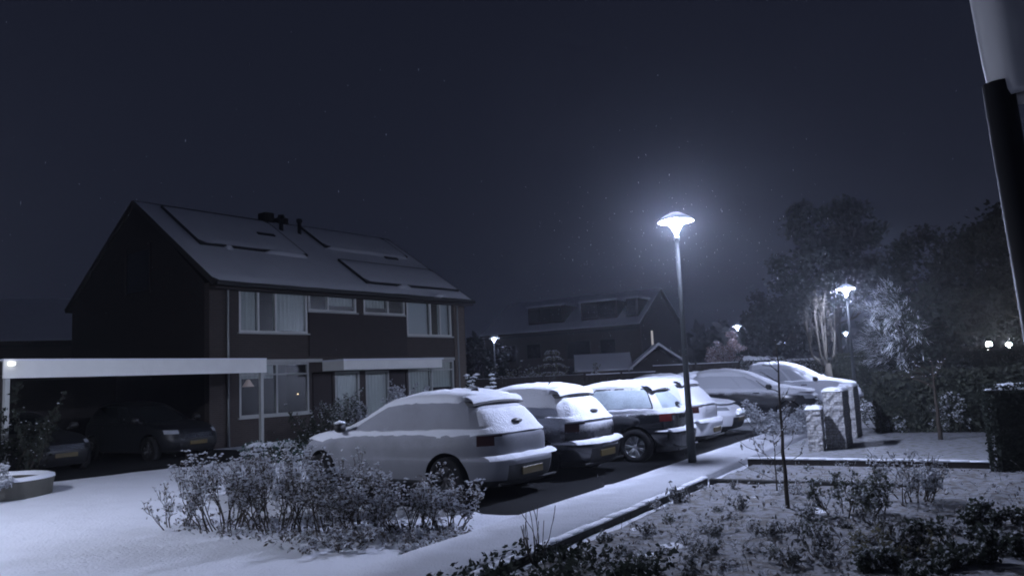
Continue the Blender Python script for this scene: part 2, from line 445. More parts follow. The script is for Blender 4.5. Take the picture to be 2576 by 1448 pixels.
# kerbs: low dark edgings with a snow line on top
def kerb(name, label, n0, n1, s0, s1, zt, mat, snow=True, cat="edging"):
    e = grid_thing(name, n0, s0)
    mb = MB(); L, D = n1 - n0, s1 - s0
    if L > D:
        k = max(1, int(L / 1.0))
        for i in range(k): mb.box(i * L / k + .004, (i + 1) * L / k - .004, 0, D, GZ - .1, zt + .006 * fnoise(i, s0, .9), .012)
    else:
        k = max(1, int(D / 1.0))
        for i in range(k): mb.box(0, L, i * D / k + .004, (i + 1) * D / k - .004, GZ - .1, zt + .006 * fnoise(i, n0, .9), .012)
    mb.build("edging_board", mat, e)
    if snow:
        sb = MB()
        k = int(max(L, D) / .25)
        for i in range(k):
            h = .022 + .02 * fnoise(i * .7, n0 + s0, .8)
            if L > D: sb.box(i * L / k - .01, (i + 1) * L / k + .01, -.004, D + .03, zt - .008, zt + max(.006, h), .012)
            else: sb.box(-.03, L + .004, i * D / k - .01, (i + 1) * D / k + .01, zt - .008, zt + max(.006, h), .012)
        sb.build("snow_cap", M['snow'], e, True)
    return tag(e, label, cat)
kerb("path_edging", "dark kerb dropping from the snowy path to the planted bed", -4.06, -3.98, 3.0, 12.1, -.03, M['kerb'])
kerb("bed_edging", "low grey kerb across the planted bed, nearer than the timber edge", -3.97, -1.1, 12.1, 12.2, -.035, M['kerb'], snow=False)
kerb("timber_edging", "long dark timber board edging the snow in front of the stone posts", -3.95, -.25, 14.25, 14.36, .03, M['timber'])

# bare asphalt under the cars, their shade put into its colour; dark carport patch
def patch(name, poly, z, mat, seed=0):
    pts = []
    n = len(poly)
    for i in range(n):
        a, b = Vector(poly[i]), Vector(poly[(i + 1) % n])
        k = max(2, int((b - a).length / .25))
        for j in range(k):
            p = a.lerp(b, j / k)
            q = .07 * fnoise(p.x + seed, p.y, 1.7) + .04 * fnoise(p.x, p.y + seed, 5)
            pts.append((p.x + q, p.y + q, z))
    cx, cy = sum(p[0] for p in pts) / len(pts), sum(p[1] for p in pts) / len(pts)
    rings_ = []
    for k, dz in ((1.0, -.09), (.95, -.022), (.89, 0.0), (.6, .0), (.3, .0)):
        rings_.append([(cx + (p[0] - cx) * (k - (.03 * fnoise(p[0], p[1] + seed, 3.3) if k < 1 else 0)), cy + (p[1] - cy) * k, z + dz) for p in pts])
    m = len(pts); v = sum(rings_, []) + [(cx, cy, z)]
    f = [(a * m + i, a * m + (i + 1) % m, (a + 1) * m + (i + 1) % m, (a + 1) * m + i) for a in range(len(rings_) - 1) for i in range(m)] + [((len(rings_) - 1) * m + i, (len(rings_) - 1) * m + (i + 1) % m, len(v) - 1) for i in range(m)]
    return tag(mk(name, v, f, mat, smooth=True), kind="structure")

# ------------------------------------------------------------------ cars
def cr(vals, t):
    """catmull-rom through rows of params"""
    n = len(vals) - 1; x = t * n; i = min(int(x), n - 1); f = x - i
    p0, p1, p2, p3 = (np.array(vals[max(0, min(n, j))], float) for j in (i - 1, i, i + 1, i + 2))
    m1 = (p2 - p0) * .5 * .7; m2 = (p3 - p1) * .5 * .7
    return (2 * f**3 - 3 * f**2 + 1) * p1 + (f**3 - 2 * f**2 + f) * m1 + (-2 * f**3 + 3 * f**2) * p2 + (f**3 - f**2) * m2
#        xr    xf    w     zr    zf    exponent        (metres, car of 4.3 m)
HATCH = [(-1.90, 1.90, .70, .20, .20, 5), (-2.06, 2.06, .86, .23, .23, 5), (-2.12, 2.12, .89, .36, .34, 5.5), (-2.16, 2.15, .905, .52, .48, 5.5),
         (-2.15, 2.15, .905, .60, .56, 5.5), (-2.04, 2.12, .90, .645, .62, 5.5), (-2.045, 2.07, .895, .80, .72, 5.5), (-2.03, 1.98, .88, .94, .81, 5.5),
         (-1.97, 1.66, .855, 1.00, .92, 5.5), (-1.92, .98, .81, 1.05, 1.01, 5.5), (-1.74, .56, .735, 1.25, 1.20, 5.5), (-1.54, .12, .655, 1.43, 1.40, 5.5),
         (-1.42, -.05, .58, 1.49, 1.465, 5), (-1.15, -.25, .42, 1.53, 1.515, 4), (-.8, -.55, .16, 1.545, 1.54, 3)]
SALOON = [(-1.95, 1.90, .70, .19, .19, 5), (-2.10, 2.06, .85, .22, .22, 5), (-2.18, 2.14, .88, .36, .34, 5), (-2.22, 2.18, .89, .52, .48, 5),
          (-2.21, 2.18, .89, .60, .56, 5), (-2.16, 2.14, .885, .66, .62, 5), (-2.15, 2.08, .88, .82, .70, 5), (-2.10, 1.98, .86, .93, .78, 5),
          (-1.95, 1.66, .83, 1.00, .88, 5), (-1.62, .98, .78, 1.03, .96, 5), (-1.35, .50, .70, 1.20, 1.14, 5), (-1.02, .05, .61, 1.35, 1.33, 5),
          (-.86, -.1, .54, 1.40, 1.38, 5), (-.7, -.25, .4, 1.43, 1.42, 4), (-.55, -.4, .14, 1.44, 1.44, 3)]
def ring(p, M_=84):
    xr, xf, w, zr, zf, ex = p
    t = np.linspace(0, 2 * math.pi, 721)[:-1]
    c, s = np.cos(t), np.sin(t)
    x = np.sign(c) * np.abs(c) ** (2 / ex); y = np.sign(s) * np.abs(s) ** (2 / ex)
    X = (xf + xr) / 2 - x * (xf - xr) / 2          # starts at the tail
    taper = 1 - .10 * np.clip((np.abs(X) - 1.2) / 1.0, 0, 1) ** 2
    Y = -y * w * taper
    d = np.hypot(np.diff(np.append(X, X[0])), np.diff(np.append(Y, Y[0])))
    cum = np.concatenate([[0], np.cumsum(d)]); q = np.linspace(0, cum[-1], M_ + 1)[:-1]
    X = np.interp(q, cum, np.append(X, X[0])); Y = np.interp(q, cum, np.append(Y, Y[0]))
    f = np.clip((X - xr) / max(1e-6, xf - xr), 0, 1)
    Z = zr + (zf - zr) * f
    bulge = .03 * (1 - (2 * f - 1) ** 2)
    return np.stack([X, Y, Z + (bulge if zr > 1.1 else 0)], 1)
def vnoise(p, s): return mnoise.noise(Vector((p[0] * s, p[1] * s, p[2] * s)))

def make_car(name, label, center, heading_deg, body_mat, base=HATCH, sl=1.0, sw=1.0, sh=1.0, glass=None, snow_t=.06, group=None,
             rear_snow=True, side_glass=None, tail='tail_dark', spoiler=True, detail='rear', plate_dx=0, snow=True, antenna=None, wheels=True,
             lights_on=False, valance=True, rear_top_gap=.10, plinth=GZ, cat="car", rimm="rim_dull", trim=False, hub=False, handles=True):
    """heading_deg: direction of travel, degrees from +x"""
    car = empty(name, (center[0], center[1], plinth), math.radians(heading_deg))
    tag(car, label, cat, group)
    glass = glass or M['glass_dark']; side_glass = side_glass or glass
    K = 52; M_ = 84
    S = np.array([sl, sw, sh])
    rings = [ring(cr(base, k / (K - 1)), M_) * S for k in range(K)]
    V = np.concatenate(rings); nb = len(V)
    V = np.concatenate([V, [rings[0].mean(0)], [rings[-1].mean(0) + np.array([0, 0, .004])]])
    F = []; idx = []
    beltz = 1.05 * sh; roofz = base[11][3] * sh
    top_bases = base[9]
    SL = [body_mat, side_glass, glass, glass, M[tail], M['headlight'], M['well'], M['plastic']]
    pr_ = cr(base, 9.4 / (len(base) - 1)) * np.array([sl, sl, sw, sh, sh, 1]); rr_ = ring(cr(base, 9.4 / (len(base) - 1)), M_) * S
    colk = []
    for i in range(M_):
        a_, b_ = rr_[i], rr_[(i + 1) % M_]; m_x, m_y = (a_[0] + b_[0]) / 2, (a_[1] + b_[1]) / 2
        if abs(b_[0] - a_[0]) > abs(b_[1] - a_[1]): colk.append(1 if pr_[0] + .26 < m_x < pr_[1] - .42 and not (-.16 < m_x < -.06) else 0)
        else: colk.append((3 if m_x < 0 else 2) if abs(m_y) < pr_[2] * .86 else 0)
    for k in range(K - 1):
        for i in range(M_):
            j = (i + 1) % M_
            q = (k * M_ + i, k * M_ + j, (k + 1) * M_ + j, (k + 1) * M_ + i)
            c = (V[q[0]] + V[q[1]] + V[q[2]] + V[q[3]]) / 4
            e = (V[q[1]] - V[q[0]]); side = abs(e[0]) > abs(e[1])
            par = cr(base, (k + .5) / (K - 1)) * np.array([sl, sl, sw, sh, sh, 1])
            fx = c[0]; w = par[2]
            mi = 0
            lvl = (k + .5) / (K - 1) * (len(base) - 1)
            if 9.15 < lvl < 10.95:
                mi = colk[i]
            elif 6.05 < lvl < 7.15 and (not side or fx < par[0] + .24) and fx < 0 and abs(c[1]) > w * (.60 + .12 * (7.15 - lvl)): mi = 4
            elif 5.9 < lvl < 7.0 and fx > par[1] - .32 and abs(c[1]) > w * .58: mi = 5
            elif lvl < 1.6: mi = 7
            elif valance and lvl < 2.9 and fx < par[0] + .1 and abs(c[1]) < w * .62: mi = 7
            elif valance and 1.4 < lvl < 3.4 and fx > par[1] - .08 and abs(c[1]) < w * .55: mi = 7
            F.append(q); idx.append(mi)
    for i in range(M_):
        j = (i + 1) % M_
        F.append((nb, j, i)); idx.append(7)
        F.append((nb + 1, (K - 1) * M_ + i, (K - 1) * M_ + j)); idx.append(0)
    tmp = mk("tmp_body", V, F, SL)
    tmp.data.polygons.foreach_set("material_index", idx)
    # wheel openings
    ax_r, ax_f, wr = -1.28 * sl, 1.32 * sl, .325 * (1 if sh > .97 else .97)
    cb = MB()
    for ax in (ax_r, ax_f):
        for sgn in (-1, 1):
            y0, y1 = sorted((sgn * .62 * sw, sgn * 1.1 * sw))
            prof = [(0.0, y0), (wr + .065, y0), (wr + .065, y1), (0.0, y1)]
            n = 28; v = []; f = []
            for h in (y0, y1):
                for q in range(n):
                    a = 2 * math.pi * q / n
                    v.append((ax + (wr + .065) * math.cos(a), h, wr + (wr + .065) * math.sin(a)))
            f = [tuple(range(n)), tuple(range(2 * n - 1, n - 1, -1))] + [(q, n + q, n + (q + 1) % n, (q + 1) % n) for q in range(n)]
            cb.add(v, f)
    cut = cb.build("tmp_cut", SL)
    cut.data.polygons.foreach_set("material_index", [6] * len(cut.data.polygons))
    md = tmp.modifiers.new("b", 'BOOLEAN'); md.object = cut; md.operation = 'DIFFERENCE'; md.solver = 'EXACT'
    dg = bpy.context.evaluated_depsgraph_get(); dg.update()
    res = bpy.data.meshes.new_from_object(tmp.evaluated_get(dg))
    Vv = [tuple(v.co) for v in res.vertices]
    groups = {}
    for p in res.polygons:
        key = p.material_index
        if key in (1, 4, 5, 6): key = (key, 1 if sum(Vv[i][1] for i in p.vertices) > 0 else -1, (1 if sum(Vv[i][0] for i in p.vertices) > 0 else -1) if key == 6 else 0)
        groups.setdefault(key, []).append(tuple(p.vertices))
    names = {0: "body", 1: "side_window", 2: "windscreen", 3: "rear_window", 4: "tail_light", 5: "headlight", 6: "wheel_arch", 7: "lower_trim"}
    for key, fs in groups.items():
        mi = key[0] if isinstance(key, tuple) else key
        used = sorted({i for f in fs for i in f}); mp = {u: n for n, u in enumerate(used)}
        mk(names[mi], [Vv[u] for u in used], [tuple(mp[i] for i in f) for f in fs], SL[mi], car, smooth=mi not in (6,))
    bpy.data.objects.remove(tmp); bpy.data.objects.remove(cut); bpy.data.meshes.remove(res)
    # snow lying on roof, bonnet, sloping glass
    if snow:
        k0 = int(K * 7.0 / (len(base) - 1)); rr = K - k0
        SV = V[k0 * M_:K * M_].reshape(rr, M_, 3)
        du = np.roll(SV, -1, 1) - np.roll(SV, 1, 1); dv = np.gradient(SV, axis=0)
        nn = np.cross(du, dv); nn /= np.maximum(1e-9, np.linalg.norm(nn, axis=2))[..., None]
        out = SV.copy()
        for a in range(rr):
            for b in range(M_):
                p = SV[a, b]; nz = nn[a, b, 2]; nxv = nn[a, b, 0]
                g = min(1, max(0, (nz - .30 + .12 * vnoise(p, 5) + .10 * vnoise(p, 16)) / .35))
                lvl = (k0 + a) / (K - 1) * (len(base) - 1)
                if nxv < -.35 and lvl < 11.3:
                    if not rear_snow: g *= .0
                    else:
                        g = min(1, max(0, (nz - .12 + .12 * vnoise(p, 6)) / .22)) * .55
                        g *= min(1, max(0, (roofz - rear_top_gap * sh - p[2] + .02 * vnoise(p, 9)) / .05))
                if lvl < 10.9 and abs(nn[a, b, 1]) > abs(nxv) and lvl > 8.6: g *= min(1, max(0, (nz - .80) / .15))
                th = snow_t * g * (1 + .35 * vnoise(p, 2.3) + .12 * vnoise(p, 14)) - .012 * (1 - g) - .004
                out[a, b] = p + nn[a, b] * th * .6 + np.array([0, 0, th * .5])
        sv = list(out.reshape(-1, 3)); top = out[-1].mean(0) + np.array([0, 0, .003]); sv.append(top)
        sf = [(a * M_ + b, a * M_ + (b + 1) % M_, (a + 1) * M_ + (b + 1) % M_, (a + 1) * M_ + b) for a in range(rr - 1) for b in range(M_)]
        sf += [((rr - 1) * M_ + b, (rr - 1) * M_ + (b + 1) % M_, len(sv) - 1) for b in range(M_)]
        mk("snow_cover", sv, sf, M['snow'], car, smooth=True)
        # snow on the rear bumper ledge
        if detail in ('rear', 'both'):
            lv = cr(base, 4.5 / (len(base) - 1)); xr = lv[0] * sl; wz = lv[2] * sw
            pts = []; nn_ = 26
            for i in range(nn_):
                y = -wz * .93 + 2 * wz * .93 * i / (nn_ - 1)
                cx = xr + .02 + .16 * (abs(y) / wz) ** 5
                pts.append((cx - .07, y, .60 * sh)); pts.append((cx - .045, y, .635 * sh + .02 * vnoise((0, y, 0), 4)))
                pts.append((cx + .03, y, .665 * sh + .02 * vnoise((1, y, 0), 4))); pts.append((cx + .11, y, .66 * sh))
            fs = [(i * 4 + q, i * 4 + q + 1, i * 4 + q + 5, i * 4 + q + 4) for i in range(nn_ - 1) for q in range(3)]
            mk("bumper_snow", pts, fs, M['snow'], car, smooth=True)
    if spoiler:
        lv = base[11]; xr = lv[0] * sl; w = lv[2] * sw * .93; z = lv[3] * sh
        sp = MB(); nn_ = 9; v = []
        for i in range(nn_):
            y = -w + 2 * w * i / (nn_ - 1); c = .035 * (abs(y) / w) ** 2
            v += [(xr + .10, y, z + .035 - c), (xr - .10 + c, y, z + .0 - c), (xr - .11 + c, y, z - .03 - c), (xr + .04, y, z - .035 - c)]
        f = [(i * 4 + q, i * 4 + (q + 1) % 4, i * 4 + 4 + (q + 1) % 4, i * 4 + 4 + q) for i in range(nn_ - 1) for q in range(4)] + [(3, 2, 1, 0), tuple(len(v) - 4 + q for q in range(4))]
        mk("roof_spoiler", v, f, M['plastic'], car)
        if snow:
            v = []
            for i in range(nn_):
                y = -w + 2 * w * i / (nn_ - 1); c = .035 * (abs(y) / w) ** 2; t = snow_t * (.9 + .3 * vnoise((0, y, 2), 3))
                v += [(xr + .22, y, z + .075 + t * .7 - c), (xr + .05, y, z + .06 + t * .8 - c), (xr - .07 + c, y, z + .02 + t * .8 - c), (xr - .105 + c, y, z + .003 - c)]
            mk("spoiler_snow", v, [(i * 4 + q, i * 4 + q + 1, i * 4 + 5 + q, i * 4 + 4 + q) for i in range(nn_ - 1) for q in range(3)], M['snow'], car, True)
    if trim:
        ka, kb = int(round(9.05 / (len(base) - 1) * (K - 1))), int(round(11.0 / (len(base) - 1) * (K - 1)))
        i = 0
        while i < M_:
            if colk[i] == 1:
                j2 = i
                while colk[j2 % M_] == 1 and j2 < M_: j2 += 1
                loop = [V[ka * M_ + q % M_] for q in range(i, j2 + 1)] + [V[q * M_ + j2 % M_] for q in range(ka, kb + 1)] + [V[kb * M_ + q % M_] for q in range(j2, i - 1, -1)] + [V[q * M_ + i] for q in range(kb, ka - 1, -1)]
                MB().tube([Vector(p) * 1.0 for p in loop], .016, 5).build("window_trim", M['plastic'], car, True)
                i = j2
            i += 1
    for sgn in ((-1, 1) if handles else ()):
        for hx in (-.62 * sl, .42 * sl):
            MB().tube([(hx - .09, sgn * .895 * sw, .90 * sh), (hx - .07, sgn * .925 * sw, .905 * sh), (hx + .07, sgn * .925 * sw, .905 * sh), (hx + .09, sgn * .895 * sw, .90 * sh)], .014, 5).build("door_handle", M['plastic'], car, True)
    if hub:
        lv = cr(base, 9.3 / (len(base) - 1)); hm_ = MB(); v = []
        for r_, d_ in ((1.0, 0), (.8, .05), (.01, .065)):
            for q in range(12):
                a = 2 * math.pi * q / 12; v.append((lv[0] * sl - .02 - d_, .12 * r_ * math.cos(a), lv[3] * sh + .02 + .035 * r_ * math.sin(a)))
        hm_.add(v, [(k * 12 + q, k * 12 + (q + 1) % 12, k * 12 + 12 + (q + 1) % 12, k * 12 + 12 + q) for k in range(2) for q in range(12)]); hm_.build("wiper_hub", M['plastic'], car, True)
    # number plate
    if detail in ('rear', 'both'):
        lv = cr(base, 2.2 / (len(base) - 1)); xr = lv[0] * sl
        MB().box(xr - .035, xr - .012, -.26, .26, .36 * sh, .47 * sh, .006).build("number_plate", M['plate'], car)
        MB().tube([(-2.02 * sl - .06, y, .27 * sh) for y in np.linspace(-.7 * sw, .7 * sw, 8)], .022, 6).build("tow_trim", M['plastic'], car)
    if detail in ('front', 'both'):
        lv = cr(base, 2.6 / (len(base) - 1)); xf = lv[1] * sl
        MB().box(xf + .012, xf + .03, -.26, .26, .40 * sh, .50 * sh, .006).build("number_plate", M['plate'], car)
        gm = MB()
        for q in range(4): gm.box(xf + .0, xf + .025, -.42, .42, (.57 + .035 * q) * sh, (.585 + .035 * q) * sh, .004)
        gm.build("grille", M['chrome'], car)
    # mirrors
    for sgn in (-1, 1):
        mm = MB(); x0 = .80 * sl; y0 = sgn * .84 * sw; z0 = 1.0 * sh
        cs = [(-.07, .5), (-.03, .95), (.04, .9), (.1, .45)]
        v = []
        for dx, k in cs:
            for q in range(10):
                a = 2 * math.pi * q / 10
                v.append((x0 + dx, y0 + sgn * (.10 + .11 * k * math.cos(a)), z0 + .075 + .085 * k * math.sin(a)))
        f = [(i * 10 + q, i * 10 + (q + 1) % 10, i * 10 + 10 + (q + 1) % 10, i * 10 + 10 + q) for i in range(3) for q in range(10)] + [tuple(range(9, -1, -1)), tuple(range(30, 40))]
        mm.add(v, f); mm.tube([(x0 + .03, y0 - sgn * .08, z0), (x0 + .02, y0 + sgn * .04, z0 + .03)], .03, 6)
        mo = mm.build("wing_mirror", M['plastic'], car, True)
        if snow: MB().blob((x0 + .01, y0 + sgn * .10, z0 + .15), .11, .05, 3).build("mirror_snow", M['snow'], mo, True)
    # wheels
    if wheels:
        tyre = MB().lathe([(wr * .62, -.105), (wr * .93, -.108), (wr * .995, -.085), (wr, 0), (wr * .995, .085), (wr * .93, .108), (wr * .62, .105), (wr * .62, -.105)], 32, 'y')
        rim = MB().lathe([(wr * .70, .075), (wr * .68, .098), (wr * .60, .09), (wr * .58, .02), (.03, .015)], 32, 'y')
        for q in range(7):
            a = 2 * math.pi * q / 7
            for da in (-.13, .13):
                c1, s1 = math.cos(a + da * .5), math.sin(a + da * .5); c2, s2 = math.cos(a + da), math.sin(a + da)
                rim.tube([(.035 * c1, .07, .035 * s1), (wr * .40 * c2, .078, wr * .40 * s2), (wr * .66 * c2, .085, wr * .66 * s2)], [.022, .016, .018], 4)
        rim.lathe([(.055, .05), (.055, .082), (.03, .09), (0.001, .09)], 14, 'y')
        tm = rm = None
        for ax in (ax_r, ax_f):
            for sgn in (-1, 1):
                wh = empty("wheel", (ax, sgn * .80 * sw, wr + .0)); wh.parent = car
                wh.rotation_euler = (0, 0, 0 if sgn > 0 else math.pi)
                if tm is None:
                    a = tyre.build("tyre", M['tyre'], wh, True); b = rim.build("rim", M[rimm], wh, True); tm, rm = a.data, b.data
                else:
                    for nme, d in (("tyre", tm), ("rim", rm)):
                        o = bpy.data.objects.new(nme, d); COL.objects.link(o); o.parent = wh
    if antenna == 'fin':
        MB().add([(-1.30, -.02, 1.50 * sh), (-1.30, .02, 1.50 * sh), (-1.02, 0, 1.52 * sh), (-1.25, 0, 1.66 * sh)], [(0, 1, 3), (1, 2, 3), (2, 0, 3), (0, 2, 1)]).build("roof_fin", M['plastic'], car)
        MB().blob((-1.17, 0, 1.62 * sh), .10, .05, 5).build("fin_snow", M['leaf_frost'], car, True)
    if antenna == 'rod':
        MB().tube([(-.95, .0, 1.54 * sh), (-1.25, .0, 1.82 * sh)], [.012, .008], 5).build("antenna", M['plastic'], car)
    return car

def car_at_corner(corner, deg_from_negx, L, Wd):
    """centre and heading for a car whose rear left corner is given, driving towards -x, +y"""
    a = math.radians(deg_from_negx); h = Vector((-math.cos(a), math.sin(a))); l = Vector((-h.y, h.x))
    c = Vector(corner) + h * L / 2 - l * Wd / 2
    return c, math.degrees(math.atan2(h.y, h.x))

frost_white = frosted("paint_silver_frosted", (.15, .155, .17), .4, 0, 1.3, .0, .6, .10, soft=.8, snowcol=(.30, .31, .345))
frost_dark = frosted("paint_dark_frosted", (.014, .015, .02), .25, .2, 1.2, 1.1, .78, .02, coat=.5, soft=.5)
frost_black = frosted("paint_black_dusted", (.010, .011, .014), .18, .2, 1.3, .9, .98, -.2, coat=.7, soft=.5)
frost_white2 = frosted("paint_white_plain", (.62, .63, .66), .35, 0, .9, .0, .6, .05, soft=.4)
frost_side_grey = frosted("paint_grey_frosted", (.012, .013, .016), .25, .2, .9, 2.6, .88, -.16, coat=.5, soft=.4, snowcol=(.55, .57, .62))
frost_silver = frosted("paint_silver_snowed", (.45, .46, .5), .35, .1, 1.0, .4, .7, .15, soft=.4)
dark_paint = plain("paint_dark_clean", (.006, .007, .009), .45, .0, var=.1, coat=.15)
gf_white = frosted("glass_frosted_over", (.03, .034, .04), .1, 0, .6, .0, 1.1, 1.3, soft=.4, snowcol=(.60, .62, .67))
gf_thin = frosted("glass_thin_frost", (.02, .025, .03), .12, 0, .6, .0, 1.1, .28, soft=.7, snowcol=(.42, .49, .53))

c, h = car_at_corner((-.36, 11.0), 36.0, 4.47, 1.84)
make_car("parked_car", "snow covered pale hatchback nearest the camera, behind the snowy shrubs", c, h, frost_white, sl=1.04, sw=1.02, glass=gf_white, side_glass=frost_white, group="cars parked in the snow",
         hub=True, handles=False, antenna='fin', snow_t=.055, rear_top_gap=.085)
c, h = car_at_corner((1.02, 13.0), 34.0, 4.3, 1.8)
make_car("parked_car", "dark hatchback with thick roof snow and a rod aerial, second in the row", c, h, frost_dark, glass=gf_white, side_glass=frost_dark, group="cars parked in the snow",
         hub=True, handles=False, antenna='rod', snow_t=.075, sh=1.0, rear_top_gap=.06)
c, h = car_at_corner((3.02, 14.95), 27.0, 4.35, 1.8)
make_car("parked_car", "black car with a bare alloy wheel and red tail light beside the tall lamp post", c, h, frost_black, sl=1.0, sh=.985, glass=gf_thin, side_glass=gf_thin, group="cars parked in the snow",
         tail='tail', snow_t=.06, rear_snow=False, spoiler=True, rimm='rim', trim=True, hub=True)
c, h = car_at_corner((3.98, 17.0), 31.0, 4.3, 1.75)
make_car("parked_car", "white hatchback showing its snowy tailgate just right of the lamp post", c, h, frost_white2, glass=gf_white, group="cars parked in the snow", tail='tail_dark', snow_t=.07, rear_top_gap=.05, valance=False)
cc = ns(-7.9, 20.4)
make_car("parked_car", "white car parked nose out, its front peeking past the snowy tailgate", (cc.x, cc.y), math.degrees(PATH_ROT), frost_white2, base=SALOON, glass=gf_white, group="cars parked in the snow", detail='front', spoiler=False, snow_t=.06)
cc = ns(-6.8, 25.2)
make_car("parked_car", "dark sided car parked nose out with white snow on its bonnet and mirror", (cc.x, cc.y), math.degrees(PATH_ROT) + 4, frost_side_grey, sh=1.06, glass=gf_white, group="cars parked in the snow", detail='front', spoiler=False, snow_t=.08)
cc = ns(-6.2, 29.4)
make_car("parked_car", "wholly white snow covered car behind the dark sided one, by the pollarded tree", (cc.x, cc.y), math.degrees(PATH_ROT) + 2, frost_silver, sh=1.16, glass=gf_white, group="cars parked in the snow", detail='front', spoiler=False, snow_t=.09, tail='tail')
p = far(1628, 990, 31); make_car("parked_car", "far snowy car with a dark rear window, left one of the two by the fence", (p.x, p.y), 118, frost_silver, glass=gf_thin, group="cars parked in the snow", snow_t=.09, spoiler=False, rear_snow=False)
p = far(1730, 990, 32.5); make_car("parked_car", "far round roofed snowy car half behind the tall lamp post", (p.x, p.y), 100, frost_silver, base=SALOON, sh=1.07, glass=gf_white, group="cars parked in the snow", snow_t=.09, spoiler=False)
p = far(1290, 990, 25.5); make_car("parked_car", "grey car whose faint roof shows behind the second car in the row", (p.x, p.y), 150, frost_side_grey, base=SALOON, sh=1.0, glass=gf_thin, group="cars parked in the snow", snow_t=.02, spoiler=False)
# the two in the carport, nose to the fascia
nose = Vector((-8.45, 21.0)); cw = Vector((UY, -UX))
p = nose - cw * 2.15
make_car("carport_car", "dark car in the carport with a glinting chrome grille, next to the front garden", (p.x, p.y), math.degrees(PATH_ROT), dark_paint, group="dark cars in the carport", detail='front', snow=False, spoiler=False)
nose = Vector((-10.45, 18.35)); p = nose - cw * 2.15
make_car("carport_car", "dark car in the carport behind the round snowy planter", (p.x, p.y), math.degrees(PATH_ROT), dark_paint, base=SALOON, group="dark cars in the carport", detail='front', snow=False, spoiler=False)

# shade-darkened bare asphalt below the parked row; dark patch reaching past the carport
def npoly(pts): return [tuple(ns(a, b))[:2] for a, b in pts]
patch("bare_shaded_asphalt", npoly([(-10.2, 9.0), (-5.4, 8.7), (-5.22, 9.2), (-5.22, 11.0), (-5.5, 11.6), (-5.25, 12.2), (-5.2, 16.6), (-5.25, 22.6), (-9.9, 22.6)]), GZ + .035, M['asphalt'], 2)
patch("carport_dark_patch", [(-10.2, 16.9), (-6.6, 20.4), (-6.9, 22.9), (-9.3, 24.2), (-12.9, 27.0), (-16.0, 20.3)], GZ + .035, M['asphalt'], 7)

# ------------------------------------------------------------------ street lamps
def make_lamp(label, loc, hgt=4.24, glow='lamp_glow'):
    e = empty("street_lamp", loc); tag(e, label, "street lamp", "street lamps")
    MB().tube([(0, 0, -.1), (0, 0, .9), (0, 0, .95), (0, 0, hgt - .15)], [.075, .072, .058, .036], 14).build("pole", M['lamp_pole'], e, True)
    MB().lathe([(.0, -.02), (.04, 0), (.055, .03), (.055, .08), (.03, .10)], 16, c=(0, 0, hgt - .22)).build("collar", M['metal_grey'], e, True)
    MB().lathe([(.012, -.15), (.035, -.09), (.075, .0), (.125, .08), (.165, .135), (.14, .19), (.10, .24), (.0, .245)], 24, c=(0, 0, hgt + .0)).build("lamp_bowl", M["lamp_bowl"], e, True)
    MB().tube([(0, 0, hgt + .065), (0, 0, hgt + .075), (0, 0, hgt + .225), (0, 0, hgt + .235)], [.026, .036, .036, .026], 12).build("light_tube", M[glow], e, True)
    MB().lathe([(.0, .252), (.10, .245), (.20, .205), (.325, .138), (.338, .14), (.338, .150), (.22, .222), (.10, .268), (.05, .28), (.0, .282)], 28, c=(0, 0, hgt)).build("lamp_hat", M['lamp_hat'], e, True)
    MB().lathe([(.335, .152), (.25, .222), (.16, .27), (.08, .31), (.0, .318)], 28, c=(0, 0, hgt)).build("snow_cap", M['snow_clump'], e, True)
    return e
l1 = make_lamp("tall lit street lamp nearest the camera, its post beside the black car", (3.09, 14.35, 0))
def lamp_copy(label, loc, glow=None):
    c = copy_tree(l1); c.location = loc; c["label"] = label
    if glow:
        for ch in c.children:
            if ch.name.startswith("light_tube"):
                ch.data = ch.data.copy(); ch.data.materials[0] = M[glow]
    return c
lamp_copy("lit street lamp beside the pollarded tree and the dark hedge", (12.05, 28.25, GZ))
lamp_copy("lit street lamp just right of the reddish snowy tree", (14.5, 51.0, GZ), "lamp_glow_far")
lamp_copy("lit street lamp standing alone between the near house and the far house", (-1.35, 52.0, GZ), "lamp_glow_far")
lamp_copy("tiny distant street lamp between the reddish tree and the pollarded tree", (31.3, 91.0, GZ), "lamp_glow_far")
lamp_copy("tiny distant street lamp seen against the post by the pollarded tree", (29.9, 71.0, GZ), "lamp_glow_far")
lamp_copy("street lamp left of the view beside the round planter, lighting the near snow", (-9.6, 9.0, GZ), 'lamp_glow_near')

# ------------------------------------------------------------------ the near pair of houses
YAW = 0.9202
house = empty("semi_detached_house", (-9.1145, 24.9319, 0), YAW)
tag(house, "pair of dark brick houses under one snowy pitched roof with pale window frames", "house")
S0, S1, DEP = -.63, 11.55, 9.47
HE, HR = 5.05, 8.5
def facade(openings, s0, s1, z0, z1, t0, t1, mat, name, parent):
    xs = sorted({s0, s1} | {v for o in openings for v in o[:2]}); zs = sorted({z0, z1} | {v for o in openings for v in o[2:]})
    mb = MB(); 
    for i in range(len(xs) - 1):
        run = None
        for j in range(len(zs) - 1):
            cx, cz = (xs[i] + xs[i + 1]) / 2, (zs[j] + zs[j + 1]) / 2
            if not (s0 <= cx <= s1 and z0 <= cz <= z1): continue
            solid = not any(o[0] < cx < o[1] and o[2] < cz < o[3] for o in openings)
            if solid: run = (run[0], zs[j + 1]) if run else (zs[j], zs[j + 1])
            if (not solid or j == len(zs) - 2) and run:
                mb.box(xs[i], xs[i + 1], t0, t1, run[0], run[1]); run = None
    return mb.build(name, mat, parent)
